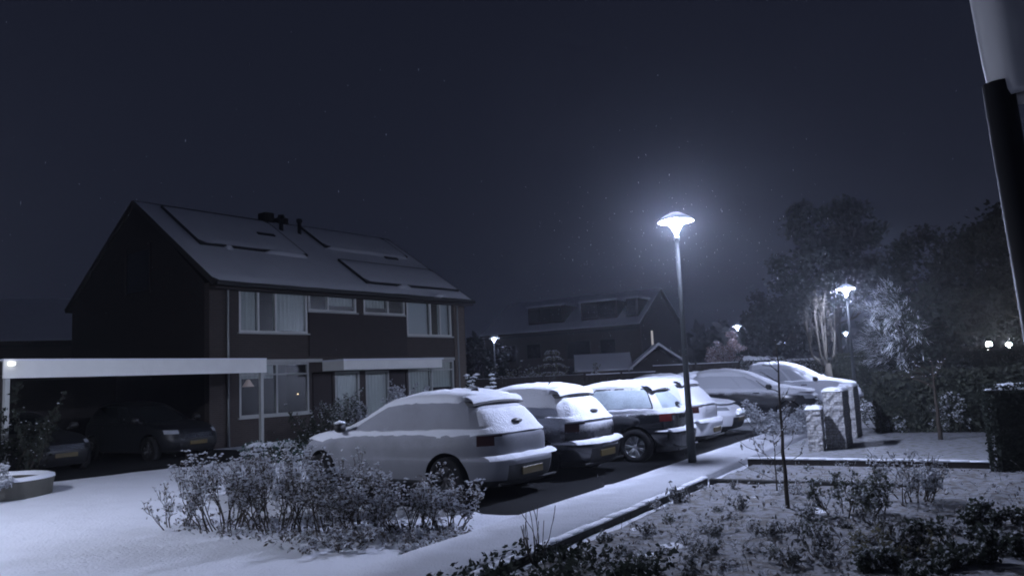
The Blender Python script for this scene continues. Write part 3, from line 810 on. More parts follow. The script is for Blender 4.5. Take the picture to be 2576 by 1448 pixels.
UPW1 = (.41, 3.12, 3.50, 4.91); UPN1 = (3.17, 5.37, 4.30, 4.91); UPN2 = (5.74, 7.90, 4.30, 4.91); UPW2 = (8.0, 10.65, 3.50, 4.91)
LW1 = (.41, 3.15, .77, 2.50); LW2 = (8.0, 10.7, .77, 2.50); DR1 = (3.3, 4.2, GZ, 2.15); DR2 = (7.0, 7.9, GZ, 2.15); SW1 = (4.3, 5.45, .5, 2.15); SW2 = (5.75, 6.95, .5, 2.15)
ops = [UPW1, UPN1, UPN2, UPW2, LW1, LW2, DR1, DR2, SW1, SW2]
facade(ops, S0, S1, -.4, HE, 0, .28, M['brick'], "front_wall", house)
MB().box(3.17, 7.95, -.045, -.003, 2.72, 4.27).build("cladding_panel", M['cladding'], house)
gp = [(0.285, -.4), (DEP, -.4), (DEP, HE + .05), (DEP / 2, HR - .12), (0.285, HE + .05)]
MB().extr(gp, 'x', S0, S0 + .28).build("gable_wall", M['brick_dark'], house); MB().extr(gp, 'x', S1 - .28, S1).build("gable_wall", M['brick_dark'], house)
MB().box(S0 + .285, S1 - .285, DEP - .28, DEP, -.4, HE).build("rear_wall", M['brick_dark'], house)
MB().box(S0 + .285, S1 - .285, .285, DEP - .285, 2.62, 2.8).box(5.5, 5.7, .3, DEP - .3, 2.82, HE).box(5.5, 5.7, .3, DEP - .3, -.3, 2.6).box(S0 + .3, 5.48, 4.4, 4.5, -.3, 2.6).box(5.72, S1 - .3, 4.4, 4.5, -.3, 2.6).box(S0 + .3, 5.48, 3.6, 3.7, 2.82, HE).box(5.72, S1 - .3, 3.6, 3.7, 2.82, HE).build("inner_wall", M['interior'], house)
# narrow buff brick piers at the ends of the front
MB().box(10.78, S1 - .1, -.05, -.003, -.35, HE - .1).build("brick_pier", M['brick_buff'], house)
sl_ = math.atan2(HR - HE, DEP / 2 + .45)
def roof_pt(s, d, off=0):
    """d metres down the front slope from the ridge"""
    return (s, DEP / 2 - d * math.cos(sl_) - off * math.sin(sl_), HR - d * math.sin(sl_) + off * math.cos(sl_))
RL = (DEP / 2 + .45) / math.cos(sl_)
def roof_slab(s0, s1, d0, d1, o0, o1):
    v = [roof_pt(s, d, o) for o in (o0, o1) for d in (d0, d1) for s in (s0, s1)]
    return v, [(0, 2, 3, 1), (4, 5, 7, 6), (0, 1, 5, 4), (2, 6, 7, 3), (0, 4, 6, 2), (1, 3, 7, 5)]
def roof_back(v): return [(a, DEP - b, c) for a, b, c in v]
rm = MB(); v, f = roof_slab(S0 - .1, S1 + .1, 0, RL, -.16, 0); rm.add(v, f); rm.add(roof_back(v), [q[::-1] for q in f]); roof = rm.build("roof", M['roof_tile'], house)
def snow_sheet(s0, s1, d0, d1, base_off, th, back=False, seed=0.0):
    ni, nj = max(3, int((s1 - s0) / .22)), max(3, int((d1 - d0) / .25)); v = []
    for j in range(nj + 1):
        for i in range(ni + 1):
            s = s0 + (s1 - s0) * i / ni; d = d0 + (d1 - d0) * j / nj
            e = min(i, ni - i, j, nj - j)
            o = base_off - .01 if e == 0 else base_off + th * (1 + .3 * fnoise(s + seed, d, .8))
            w = .05 * fnoise(s, d + seed, 1.3) if e == 0 else 0
            v.append(roof_pt(s + (w if j in (0, nj) else 0), d + (w if 0 < j < nj or True else 0) * (j > 0), o))
    f = [(j * (ni + 1) + i, (j + 1) * (ni + 1) + i, (j + 1) * (ni + 1) + i + 1, j * (ni + 1) + i + 1) for j in range(nj) for i in range(ni)]
    if back: v = roof_back(v); f = [q[::-1] for q in f]
    return v, f
sm = MB(); sm.add(*snow_sheet(S0 - .08, S1 + .08, .03, RL - .02, .0, .05)); sm.add(*snow_sheet(S0 - .08, S1 + .08, .03, RL - .02, .0, .05, True)); sm.build("roof_snow", M['snow'], roof, True)
# snow-covered solar panels: dark edges show on their left and lower sides
def solar(s0, s1, d0, d1, gaps):
    pm = MB(); pm.add(*roof_slab(s0, s1, d0, d1, .03, .135)); p = pm.build("solar_panel_array", M['panel'], roof)
    qm = MB(); qm.add(*snow_sheet(s0 + .01, s1 - .01, d0 + .01, d1 - .02, .137, .035))
    for a, b in gaps: qm.add(*snow_sheet(a, b, d1 - .12, d1 + .16, .06, .09))
    qm.build("panel_snow", M['snow'], p, True)
solar(.10, 4.55, .45, 3.55, [(1.0, 1.35), (2.65, 4.55)])
solar(6.2, 10.9, .35, 2.35, [(6.3, 10.9)])
solar(6.0, 11.3, 3.55, 5.55, [(7.6, 8.4)])
for s, d in ((3.15, 2.0), (9.3, 2.55)):
    MB().add(*roof_slab(s, s + .75, d, d + .16, .05, .21 if s < 5 else .10)).build("skylight", M['panel'], roof)
for s, d, r_ in ((4.95, 1.0, .09), (5.75, 1.15, .08)):
    b = roof_pt(s, d); MB().tube([(b[0], b[1], b[2] - .1), (b[0], b[1], b[2] + .5), (b[0], b[1], b[2] + .53), (b[0], b[1], b[2] + .66)], [r_, r_, r_ * 1.6, r_ * 1.5], 10).build("flue_pipe", M['panel'], roof)
for s in (4.6, 5.3): MB().box(s, s + .45, DEP / 2 - .25, DEP / 2 + .25, HR - .3, HR + .30 - .12 * (s > 5), .02).build("chimney", M['brick_dark'], roof)
ey, ez = roof_pt(0, RL)[1:]
MB().box(S0 - .1, S1 + .1, ey - .13, ey - .02, ez - .14, ez + .0, .02).build("gutter", M['plastic'], roof)
MB().box(S0 - .08, S1 + .08, ey + .0, -.05, ez - .22, ez - .165).build("soffit", M['cladding'], roof)
for s in (-.02, 10.98): MB().tube([(s, -.07, ez - .2), (s, -.07, -.3)], .04, 8).build("drainpipe", M['metal_grey'], house)
MB().blob((9.4, ey - .05, ez + .05), .35, .16, 8).build("gutter_snow", M['snow'], roof, True)
# gable window, dark
MB().box(S0 - .03, S0 - .003, 3.6, 5.2, 5.2, 6.6).build("gable_window", M['glass_dark'], house)
gmb = MB(); gmb.box(S0 - .06, S0 - .033, 3.5, 3.6, 5.1, 6.8); gmb.box(S0 - .06, S0 - .033, 5.2, 5.3, 5.1, 6.8); gmb.build("gable_window_frame", M['cladding'], house)

def window(rect, cols, curtains, parent, name="window", th=.07, transom=None, white='white', door=None):
    s0, s1, z0, z1 = rect
    fr = MB(); T0, T1 = -.02, .08
    fr.box(s0 + .002, s1 - .002, T0, T1, z0 + .002, z0 + th); fr.box(s0 + .002, s1 - .002, T0, T1, z1 - th, z1 - .002)
    edges = [s0 + .002] + [s0 + (s1 - s0) * c for c in cols] + [s1 - .002]
    for i, e in enumerate(edges):
        a = e if i == 0 else (e - th if i == len(edges) - 1 else e - th / 2)
        fr.box(a, a + th, T0 + .004, T1 - .004, z0 + th, z1 - th)
    if transom:
        for i, tz in transom: fr.box(edges[i] + th * .5, edges[i + 1] - th * .5, T0 + .008, T1 - .008, tz - th * .4, tz + th * .4)
    w = fr.build(name, M[white], parent)
    MB().box(s0 - .06, s1 + .06, -.09, -.021, z0 - .05, z0 + .0015).build("sill", M['white_dull'], w)
    MB().box(s0 + .03, s1 - .03, .03, .036, z0 + .03, z1 - .03).build("pane", M['glass'], w)
    for (i, matn, zb) in curtains:
        a, b = edges[i] + .02, edges[i + 1] - .02; n = max(8, int((b - a) / .03)); v = []
        for q in range(n + 1):
            x = a + (b - a) * q / n; y = .17 + (.018 * math.sin(x * 38) if matn == 'curtain' else 0)
            v += [(x, y, zb), (x, y, z1 - .02)]
        mk("curtain", v, [(2 * q, 2 * q + 2, 2 * q + 3, 2 * q + 1) for q in range(n)], M[matn], w, True)
    return w
window(UPW1, (.27, .52), [(0, 'curtain', 3.5), (2, 'curtain', 3.5)], house)
window(UPN1, (.40,), [(1, 'curtain', 4.55)], house)
window(UPN2, (.58,), [(0, 'curtain', 4.55)], house)
window(UPW2, (.52, .74), [(0, 'blind', 3.5), (2, 'blind', 3.5)], house)
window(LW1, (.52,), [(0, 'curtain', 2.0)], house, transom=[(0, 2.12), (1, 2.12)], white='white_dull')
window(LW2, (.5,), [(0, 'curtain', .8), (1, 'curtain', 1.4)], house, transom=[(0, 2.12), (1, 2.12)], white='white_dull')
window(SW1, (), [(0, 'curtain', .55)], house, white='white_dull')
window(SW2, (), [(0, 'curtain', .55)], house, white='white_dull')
for r_ in (DR1, DR2):
    d = MB().box(r_[0] + .05, r_[1] - .05, .02, .07, r_[2], r_[3] - .05).build("front_door", M['cladding'], house)
    MB().box(r_[0] + .3, r_[0] + .42, -.0, .018, 1.0, 1.1).build("letter_plate", M['metal_grey'], d)
# porch canopy over both entrances, thin band above the ground-floor windows
MB().box(3.75, 8.75, -1.15, -.01, 2.18, 2.5).build("porch_fascia", M['fascia'], house)
MB().box(3.7, 8.8, -1.2, -.012, 2.502, 2.56).build("porch_snow", M['snow'], house)
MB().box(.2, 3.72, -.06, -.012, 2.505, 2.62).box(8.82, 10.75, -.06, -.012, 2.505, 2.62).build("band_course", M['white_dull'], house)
# a lamp shade glowing faintly in the living room
MB().lathe([(.05, .24), (.20, .0), (.18, .0), (.04, .23)], 14, c=(1.35, .9, 1.75)).build("lamp_shade", emit("shade_glow", (.85, .66, .6), .08), house, True)
MB().blob((2.95, .35, 1.42), .035, .035, 1).build("candle_light", M['warm_glow'], house)
MB().box(1.9, 2.9, .9, 1.2, .9, 1.75).build("dark_cupboard", M['interior'], house)

# ------------------------------------------------------------------ carport
FA, FB = Vector((-11.3, 17.35)), Vector((-7.5, 23.7))
fdir = (FB - FA).normalized(); frot = math.atan2(fdir.y, fdir.x)
cp = empty("carport", (FA.x, FA.y, 0), frot); tag(cp, "flat roofed carport with a long white fascia in front of the house", "carport")
FLn = (FB - FA).length
MB().box(0, FLn, -.02, .03, 2.14, 2.53).build("fascia", M['fascia'], cp)
MB().prism([(0.02, .032), (FLn - .02, .032), (FLn - .02, 1.45), (FLn - .9, 1.55), (FLn - 1.4, 5.2), (.02, 5.2)], 2.22, 2.5).build("flat_roof", M['cladding'], cp)
MB().prism([(0.0, -.03), (FLn, -.03), (FLn, 1.45), (FLn - .9, 1.55), (FLn - 1.4, 5.2), (.0, 5.2)], 2.532, 2.57).build("roof_snow", M['snow'], cp)
for x in (.12, FLn - .12): MB().box(x - .05, x + .05, .04, .14, -.2, 2.14).build("post", M['white_dull'], cp)
MB().box(.1, FLn - 1.6, 5.0, 5.2, -.3, 2.2).build("back_wall", M['brick_dark'], cp)
MB().box(.02, .14, .3, 5.0, -.3, 2.2).build("side_wall", M['cladding'], cp)
MB().lathe([(.0, -.05), (.07, -.04), (.08, .0), (.07, .04), (.0, .05)], 10, c=(.14, -.08, 2.46)).build("fascia_light", emit("fascia_glow", (.95, .95, .9), 1.6), cp, True)

# ------------------------------------------------------------------ stone posts
def stone_post(label, n0, s0, dn, ds, h, jag):
    e = grid_thing("stone_post", n0, s0); tag(e, label, "stone post", "rough stone posts by the path")
    NS = 10; NZ = 18; v = []; f = []
    per = []
    for i in range(NS): per.append((dn * i / NS, 0))
    for i in range(NS): per.append((dn, ds * i / NS))
    for i in range(NS): per.append((dn * (1 - i / NS), ds))
    for i in range(NS): per.append((0, ds * (1 - i / NS)))
    m = len(per)
    for k in range(NZ + 1):
        z = -.15 + (h + .15) * k / NZ
        for x, y in per:
            q = .03 * mnoise.noise(Vector((x * 13 + jag, y * 13, z * 15))); ox, oy = x - dn / 2, y - ds / 2; L = math.hypot(ox, oy)
            v.append((x + ox / L * q, y + oy / L * q, z + (.03 * fnoise(x * 9 + jag, y * 9, 1) if k == NZ else 0)))
    for k in range(NZ):
        for i in range(m):
            j = (i + 1) % m; f.append((k * m + i, k * m + j, (k + 1) * m + j, (k + 1) * m + i))
    f.append(tuple(NZ * m + i for i in range(m)))
    mk("stone_body", v, f, M['stone'], e)
    sb = MB(); v = []; A = 8; B = 12
    for b in range(B + 1):
        for a in range(A + 1):
            ed = min(a, b, A - a, B - b)
            v.append((-.02 + (dn + .04) * a / A, -.02 + (ds + .04) * b / B, h + (-.02 if ed == 0 else .045 + .025 * fnoise(a + jag, b, .5))))
    mk("snow_cap", v, [(b * (A + 1) + a, b * (A + 1) + a + 1, (b + 1) * (A + 1) + a + 1, (b + 1) * (A + 1) + a) for b in range(B) for a in range(A)], M['snow'], e, True)
stone_post("lowest of the three rough stone posts, standing nearest the path", -3.24, 16.0, .27, .32, .80, 1)
stone_post("tall stone post right behind the lowest one, shaded on its right side", -2.99, 16.45, .36, .80, 1.12, 4)
stone_post("rearmost rough stone post, against the dark clipped hedge", -3.08, 18.9, .30, .78, 1.13, 8)

# ------------------------------------------------------------------ plants
def hedge(name, label, n0, n1, s0, s1, h, leafm, dens=260, size=.06, snow=.05, seed=1, loc=None, rot=None, wob=.07, cat="hedge", group=None):
    rng = np.random.default_rng(seed)
    L, D = n1 - n0, s1 - s0
    e = grid_thing(name, n0, s0, GZ) if loc is None else empty(name, loc, rot)
    tag(e, label, cat, group)
    # core, set back, and leaf shell
    mb = MB(); mb.box(.08, L - .08, .08, D - .08, -.05, h - .1, .06); mb.build("twig_core", M['leaf_dark'], e)
    pts = []
    def face(k, fn):
        for _ in range(int(k)):
            p = fn(rng.random(), rng.random()); q = wob * (mnoise.noise(Vector(p) * 1.8) * 1.3 + rng.normal() * .45); pts.append([p[0] + rng.normal() * .02, p[1] + rng.normal() * .02, max(.0, p[2])] if False else [p[0] + q * rng.choice([-.5, 1]), p[1] + q, max(0, p[2] + q)])
    face(L * h * dens, lambda a, b: (a * L, 0, b * h)); face(L * h * dens * .3, lambda a, b: (a * L, D, b * h))
    face(D * h * dens, lambda a, b: (0, a * D, b * h)); face(D * h * dens, lambda a, b: (L, a * D, b * h)); face(L * D * dens, lambda a, b: (a * L, b * D, h))
    v, f = leaf_quads(pts, size, rng); mk("foliage", v, f, leafm, e)
    if snow:
        v = []; A = max(3, int(L / .12)); B = max(3, int(D / .12))
        for b in range(B + 1):
            for a in range(A + 1):
                x, y = L * a / A, D * b / B; ed = min(a, b, A - a, B - b)
                q = mnoise.noise(Vector((x * 2.2 + seed, y * 2.2, 0))) + .6 * mnoise.noise(Vector((x * 7, y * 7, seed)))
                v.append((x, y, h + (-.05 if ed == 0 else snow * (.5 + 1.2 * q) + .035 * rng.normal() * .5)))
        mk("snow_cap", v, [(b * (A + 1) + a, b * (A + 1) + a + 1, (b + 1) * (A + 1) + a + 1, (b + 1) * (A + 1) + a) for b in range(B) for a in range(A)], M['snow'], e, True)
    return e
hedge("clipped_hedge", "big dark clipped hedge block with a thin snow top at the right edge", -.22, 2.6, 14.0, 14.95, 1.28, M['leaf_dark'], dens=1900, size=.032, seed=3, snow=.05, wob=.03)
hedge("garden_hedge", "long dark garden hedge behind the stone posts and the young tree", -2.55, 6.0, 20.3, 21.2, 1.42, M['leaf_hedge'], dens=420, size=.06, seed=4, snow=None)
p = far(2105, 900, 35); hedge("far_hedge", "tall dark hedge beyond the street lamp and the pollarded tree", 0, 17, 0, 1.2, 2.1, M['leaf_hedge'], dens=150, size=.09, seed=5, snow=None, loc=(p.x, p.y, GZ), rot=-.2)
p = far(1868, 915, 38); hedge("snowy_hedge", "short hedge with thick bright snow on top behind the dark sided car", 0, 1.9, 0, .8, 2.1, M['leaf_mid'], dens=300, size=.06, seed=6, snow=.16, loc=(p.x, p.y, GZ), rot=-.15)
p = far(1955, 915, 40); hedge("far_hedge", "grey frosted hedge stretching from the snowy hedge to the pollarded tree", 0, 5.0, 0, .8, 2.0, M['leaf_mid'], dens=160, size=.08, seed=16, snow=.06, loc=(p.x, p.y, GZ), rot=.1)
p = at(700, 1158, GZ); hedge("box_hedge", "low green trimmed hedge with a snow top right of the carport post", 0, 1.5, 0, .5, .42, M['green_cloth'], dens=600, size=.04, seed=7, snow=.04, loc=(p.x - .8, p.y - .2, GZ), rot=-.15)

def grow(rng, p, d, L, r, depth, segs, tips, spread=.6, up=.15, ratio=.72, kids=(2, 3), steps=4, crook=.12, mids=None):
    """recursive branch; appends (points, radii) to segs"""
    pts = [Vector(p)]; rad = [r]; d = Vector(d).normalized()
    for i in range(steps):
        d = (d + Vector(rng.normal(size=3)) * crook + Vector((0, 0, up * .25))).normalized()
        pts.append(pts[-1] + d * L / steps); rad.append(r * (1 - .45 * (i + 1) / steps))
        if mids is not None and depth <= 1: mids.append(pts[-1].copy())
    segs.append((pts, rad))
    if depth == 0: tips.append((pts[-1], d)); return
    for k in range(rng.integers(kids[0], kids[1] + 1)):
        q = rng.integers(max(1, steps - 2), steps + 1)
        nd = (d + Vector(rng.normal(size=3)) * spread + Vector((0, 0, up))).normalized()
        grow(rng, pts[q], nd, L * ratio * rng.uniform(.75, 1.15), rad[q] * .68, depth - 1, segs, tips, spread, up, ratio, kids, steps, crook, mids)
def branch_mesh(segs, name, mat, parent, n=5, rmin=.004):
    mb = MB()
    for pts, rad in segs: mb.tube(pts, [max(rmin, r) for r in rad], n if rad[0] > .03 else 3, cap=False)
    return mb.build(name, mat, parent, True)

def shrub(name, label, loc, h, w, leafm, seed, nst=9, leaf=.05, nleaf=900, nsnow=260, group=None, snow_size=.022, barkm='bark', cat="shrub", depth=2, up=.35, low=.15, snowm='snow_clump', rmin=.0035, sx=1.0, rot=0.0):
    rng = np.random.default_rng(seed); rnd = random.Random(seed)
    e = empty(name, loc, rot); tag(e, label, cat, group)
    segs = []; tips = []; mids = []
    nst = int(nst * 1.4) if group and group.startswith('snowy') else nst
    for i in range(nst):
        a = rng.uniform(0, 6.28); rr = w * .35 * math.sqrt(rng.random())
        b = Vector((rr * math.cos(a) * sx, rr * math.sin(a), -.05)); d = Vector((math.cos(a) * w * .5 * sx, math.sin(a) * w * .5, h * .9))
        grow(rng, b, d, h * .48 * rng.uniform(.7, 1.2), .011, depth, segs, tips, .42, up, .64, (2, 4), 4, .16, mids)
    branch_mesh(segs, "branches", M[barkm], e, 4, rmin)
    cand = [m for m in mids if m.z > h * low] or mids
    c = []
    for _ in range(nleaf):
        m = cand[rng.integers(len(cand))]; c.append([m.x + rng.normal() * .035, m.y + rng.normal() * .035, max(.02, m.z + rng.normal() * .03)])
    if nleaf:
        v, f = leaf_quads(c, leaf, rng); mk("foliage", v, f, leafm, e)
    if nsnow:
        sb = MB(); T = [t[0] for t in tips]; zc = sorted([t.z for t in T])
        for q in range(nsnow):
            m = T[rng.integers(len(T))] if rng.random() < .55 else cand[rng.integers(len(cand))]
            if m.z < h * max(.02, low) * 2 * rng.random(): continue
            s = snow_size * rng.uniform(.5, 1.6)
            sb.blob((m.x + rng.normal() * .025, m.y + rng.normal() * .025, m.z + .012 + rng.normal() * .01), s, s * .55, q)
        sb.build("snow_clumps", M[snowm], e, True)
    return e
def G_(px, py): return tuple(at(px, py, GZ))
GS = "snowy shrubs in front of the nearest car"
shrub("snowy_shrub", "small thin shrub at the left end of the shrub row", G_(440, 1322), .62, .5, M['leaf_brown'], 11, 6, .032, 222, 159, GS, .018, low=.03)
shrub("snowy_shrub", "tall snow tipped shrub left of the nearest car, before the box hedge", G_(575, 1325), 1.15, 1.0, M['leaf_brown'], 12, 15, .032, 1116, 1290, GS, .018, low=.03)
shrub("snowy_shrub", "dense snowy shrub in front of the nearest car's bonnet", G_(700, 1330), 1.12, 1.0, M['leaf_brown'], 13, 15, .032, 1201, 1154, GS, .018, low=.03)
shrub("snowy_shrub", "shrub with upright snowy twigs before the nearest car's front wheel", G_(810, 1335), 1.05, .9, M['leaf_brown'], 14, 12, .032, 944, 804, GS, .018, low=.03)
shrub("snowy_shrub", "low brown shrub below the nearest car's front door", G_(915, 1335), .78, .85, M['leaf_brown'], 15, 12, .032, 1032, 456, GS, .018, low=.03)
shrub("snowy_shrub", "low dark shrub below the nearest car's rear door", G_(1025, 1330), .80, .85, M['leaf_brown'], 18, 12, .032, 1032, 482, GS, .018, low=.03)
shrub("snowy_shrub", "shrub hiding the nearest car's rear wheel, last of the shrub row", G_(1120, 1322), .62, .7, M['leaf_brown'], 19, 11, .032, 773, 401, GS, .018, low=.03)
shrub("snowy_shrub", "very low sprawling shrub at the path corner under the shrub row", G_(1060, 1372), .28, .9, M['leaf_brown'], 20, 10, .032, 385, 215, GS, .018, low=.03, depth=1)
shrub("snowy_shrub", "low leafy shrub in front of the row, straight below the car's mirror", G_(850, 1372), .40, .9, M['leaf_brown'], 21, 10, .032, 557, 215, GS, .018, low=.03, depth=1)
# shrubs about the house and between the cars
shrub("porch_shrub", "rounded frosty shrub under the porch canopy, right of the entrance", tuple(far(970, 1070, 24.5))[:2] + (GZ,), 1.75, 1.9, M['leaf_frost'], 31, 16, .055, 3200, 500, None, .03)
shrub("porch_shrub", "dark bush under the porch canopy next to the front door", tuple(far(865, 1070, 24.0))[:2] + (GZ,), 1.6, 1.3, M['leaf_mid'], 32, 12, .06, 2000, 40)
shrub("front_shrub", "thin dark shrub between the house and the nearest car's bonnet", tuple(far(800, 1070, 19.5))[:2] + (GZ,), 1.25, 1.3, M['leaf_dark'], 33, 12, .05, 1100, 60)
shrub("snow_tipped_bush", "bush with one bright snow laden top right of the house corner", tuple(far(1205, 1000, 20.5))[:2] + (GZ,), 1.95, .8, M['leaf_dark'], 34, 7, .05, 500, 700, None, .05, depth=2, low=.72)
shrub("bay_shrub", "frosty green shrub between the white car and the dark sided car", tuple(ns(-5.1, 21.6, GZ)), .95, 1.7, M['leaf_frost'], 35, 20, .05, 3000, 320, None, .03)
shrub("bay_shrub", "low spreading frosty shrub beside the lowest stone post", tuple(ns(-4.6, 20.0, GZ)), .6, 1.1, M['leaf_frost'], 36, 12, .045, 1200, 220, None, .028)
shrub("planter_shrub", "round snow capped shrub in the round planter, nearer one", (-9.45, 13.9, .12), .36, 1.0, M['leaf_frost'], 37, 16, .045, 2400, 900, "shrubs in the planter", .04)
shrub("planter_shrub", "round snow capped shrub in the round planter, farther one", (-10.2, 14.5, .12), .55, 1.2, M['leaf_frost'], 38, 18, .045, 2400, 700, "shrubs in the planter", .04)
shrub("carport_shrub", "tall dark shrub by the carport's outer post", (-10.75, 16.6, GZ), 1.95, 1.7, M['leaf_dark'], 39, 16, .06, 2600, 120)
shrub("carport_shrub", "dark shrub behind the round planter, cut by the photo's left edge", (-10.9, 15.5, GZ), 1.5, 1.6, M['leaf_dark'], 40, 14, .06, 2200, 160)

# round planter
pl = empty("round_planter", (-10.75, 14.0, GZ)); tag(pl, "long rounded concrete planter with a snowy rim at the left edge", "planter")
def stadium(a, b, r, n=14):
    out = []
    d = Vector((b[0] - a[0], b[1] - a[1])); ang = math.atan2(d.y, d.x)
    for k in range(n + 1): t = ang - math.pi / 2 + math.pi * k / n; out.append((b[0] + r * math.cos(t), b[1] + r * math.sin(t)))
    for k in range(n + 1): t = ang + math.pi / 2 + math.pi * k / n; out.append((a[0] + r * math.cos(t), a[1] + r * math.sin(t)))
    return out
def loft(rings, mat, name, parent, smooth=True):
    m = len(rings[0]); v = sum(rings, []); f = []
    for k in range(len(rings) - 1):
        for i in range(m): f.append((k * m + i, k * m + (i + 1) % m, (k + 1) * m + (i + 1) % m, (k + 1) * m + i))
    return mk(name, v, f, mat, parent, smooth)
sa, sb_ = (-1.1, .0), (.9, .85)
def sr(r, z): return [(x, y, z) for x, y in stadium(sa, sb_, r)]
loft([sr(1.0, -.1), sr(1.02, .15), sr(1.04, .27), sr(1.03, .30), sr(.88, .30), sr(.86, .1)], M['planter'], "planter_wall", pl)
loft([sr(1.05, .295), sr(1.04, .34), sr(.96, .365), sr(.88, .34), sr(.86, .29)], M['snow'], "rim_snow", pl)
loft([sr(.9, .20), sr(.45, .26), sr(.02, .27)], M['snow_bed'], "planter_soil", pl)

# saplings and small trees
def sapling(name, label, base, top, r, seed, nb=9, bl=.45, snow=30, leafm=None, nleaf=0, barkm='bark', start=.35, group=None):
    rng = np.random.default_rng(seed); e = empty(name, base); tag(e, label, "young tree", group)
    T = Vector(top) - Vector(base); pts = []; n = 9
    for i in range(n + 1): t = i / n; pts.append(T * t + Vector((rng.normal() * .015, rng.normal() * .015, 0)) * (0 < i) * T.length * .35 + (Vector((0, 0, -.1)) if i == 0 else Vector()))
    MB().tube(pts, [r * (1 - .75 * i / n) for i in range(n + 1)], 8).build("trunk", M[barkm], e, True)
    segs = []; tips = []; mids = []
    for k in range(nb):
        t = start + (1 - start) * (k + .5) / nb; p = T * t; a = rng.uniform(0, 6.28)
        grow(rng, p, (math.cos(a), math.sin(a), .55), bl * (1.15 - .6 * t) * rng.uniform(.7, 1.2), r * .33, 1, segs, tips, .5, .2, .6, (1, 2), 3, .12, mids)
    branch_mesh(segs, "branches", M[barkm], e, 4, .0035)
    if snow:
        sb = MB()
        for q in range(snow):
            m = mids[rng.integers(len(mids))]; s = .02 * rng.uniform(.5, 1.4); sb.blob((m.x, m.y, m.z + .012), s, s * .6, q)
        sb.build("snow_clumps", M['snow'], e, True)
    if nleaf:
        c = [list(mids[rng.integers(len(mids))] + Vector(rng.normal(size=3)) * .03) for _ in range(nleaf)]
        v, f = leaf_quads(c, .045, rng); mk("foliage", v, f, leafm, e)
    return e
b = at(1982, 1275, GZ); t = far(1952, 872, b.y + .1)
sapling("young_tree", "thin dark young tree rising from the bed in front of the stone posts", tuple(b), tuple(t), .028, 51, 9, .34, 22, start=.42)
b = at(1955, 1235, GZ); t = far(1945, 1090, b.y)
sapling("young_shrub", "spindly reddish twig plant left of the thin young tree", tuple(b), tuple(t), .012, 52, 10, .5, 16, M['leaf_brown'], 60, start=.15)
b = at(2366, 1106, -.02); t = far(2345, 925, b.y)
sapling("young_tree", "young tree with a dark trunk in front of the long garden hedge", tuple(b), tuple(t), .05, 53, 10, .8, 30, start=.7)
b = at(1345, 1415, GZ); e = empty("bare_shrub", tuple(b)); tag(e, "small bare forked shrub at the bottom edge beside the path kerb", "shrub")
rng = np.random.default_rng(54); segs = []; tips = []; mids = []
for a in (-.5, .05, .35, .6, -.25): grow(rng, (0, 0, -.05), (a, .1 * a, 1), .30, .012, 2, segs, tips, .28, .3, .75, (1, 2), 4, .07, mids)
branch_mesh(segs, "branches", M['bark_pale'], e, 5, .004)
for q, (px, py, hh) in enumerate(((1300, 1420, .35), (1375, 1240, .0))):
    pass
# bed plants
rngb = np.random.default_rng(77)
def low_plant(name, loc, h, w, leafm, seed, nl=260, leaf=.036, sn=14):
    """open tangle of bent stems with leaves along them and snow on top"""
    rng = np.random.default_rng(seed); e = empty(name, loc, rng.uniform(0, 6.28))
    segs = []; tips = []; mids = []
    for k in range(11):
        a = rng.uniform(0, 6.28); r0 = w * .12 * rng.random()
        grow(rng, (r0 * math.cos(a), r0 * math.sin(a), -.04), (math.cos(a) * rng.uniform(.2, 1.3), math.sin(a) * rng.uniform(.2, 1.3), 1), h * rng.uniform(.5, 1.05), .005, 1, segs, tips, .6, .1, .6, (1, 3), 4, .2, mids)
    branch_mesh(segs, "stems", M['bark'], e, 3, .0028)
    c = []
    for _ in range(nl):
        m = mids[rng.integers(len(mids))]; c.append([m.x + rng.normal() * .025, m.y + rng.normal() * .025, max(.01, m.z + rng.normal() * .02)])
    v, f = leaf_quads(c, leaf, rng, aspect=1.5 + seed % 2); mk("foliage", v, f, leafm, e)
    sb = MB()
    for q in range(sn * 2):
        m = mids[rng.integers(len(mids))]; s = .015 * rng.uniform(.5, 1.6); sb.blob((m.x, m.y, m.z + .012), s, s * .5, q)
    sb.build("snow_clumps", M['snow_clump'], e, True)
    return e
protos = [low_plant("bed_plant", (0, 0, 0), .20, .36, M['leaf_bed'], 101, 150), low_plant("bed_plant", (0, 0, 0), .13, .34, M['leaf_brown'], 102, 120), low_plant("bed_plant", (0, 0, 0), .26, .32, M['leaf_bed'], 103, 130, .04, 14),
          low_plant("bed_plant", (0, 0, 0), .16, .40, M['leaf_mid'], 104, 190, .03), low_plant("bed_plant", (0, 0, 0), .30, .26, M['leaf_brown'], 105, 60, .03, 18)]
spots = []
tries = 0
px_spots = [(1520, 1365), (1600, 1375), (1630, 1340), (1690, 1310), (1740, 1370), (1790, 1345), (1830, 1310), (1860, 1290), (1800, 1290), (1880, 1340), (1930, 1350), (1985, 1335), (2030, 1310), (2050, 1350), (2095, 1375), (2130, 1330), (2180, 1370), (2060, 1395), (1950, 1395), (1870, 1400), (1770, 1400),
            (1680, 1395), (2240, 1345), (2300, 1330), (1660, 1285), (1720, 1262), (1770, 1235), (1850, 1240), (1905, 1230), (2010, 1240), (2060, 1222), (2110, 1250), (2290, 1395), (2200, 1410), (2100, 1425), (1985, 1430), (1840, 1435), (1740, 1440), (1620, 1425), (1560, 1440), (2390, 1345), (1900, 1195), (1960, 1190), (2050, 1185), (2120, 1180), (1575, 1400), (2350, 1385)]
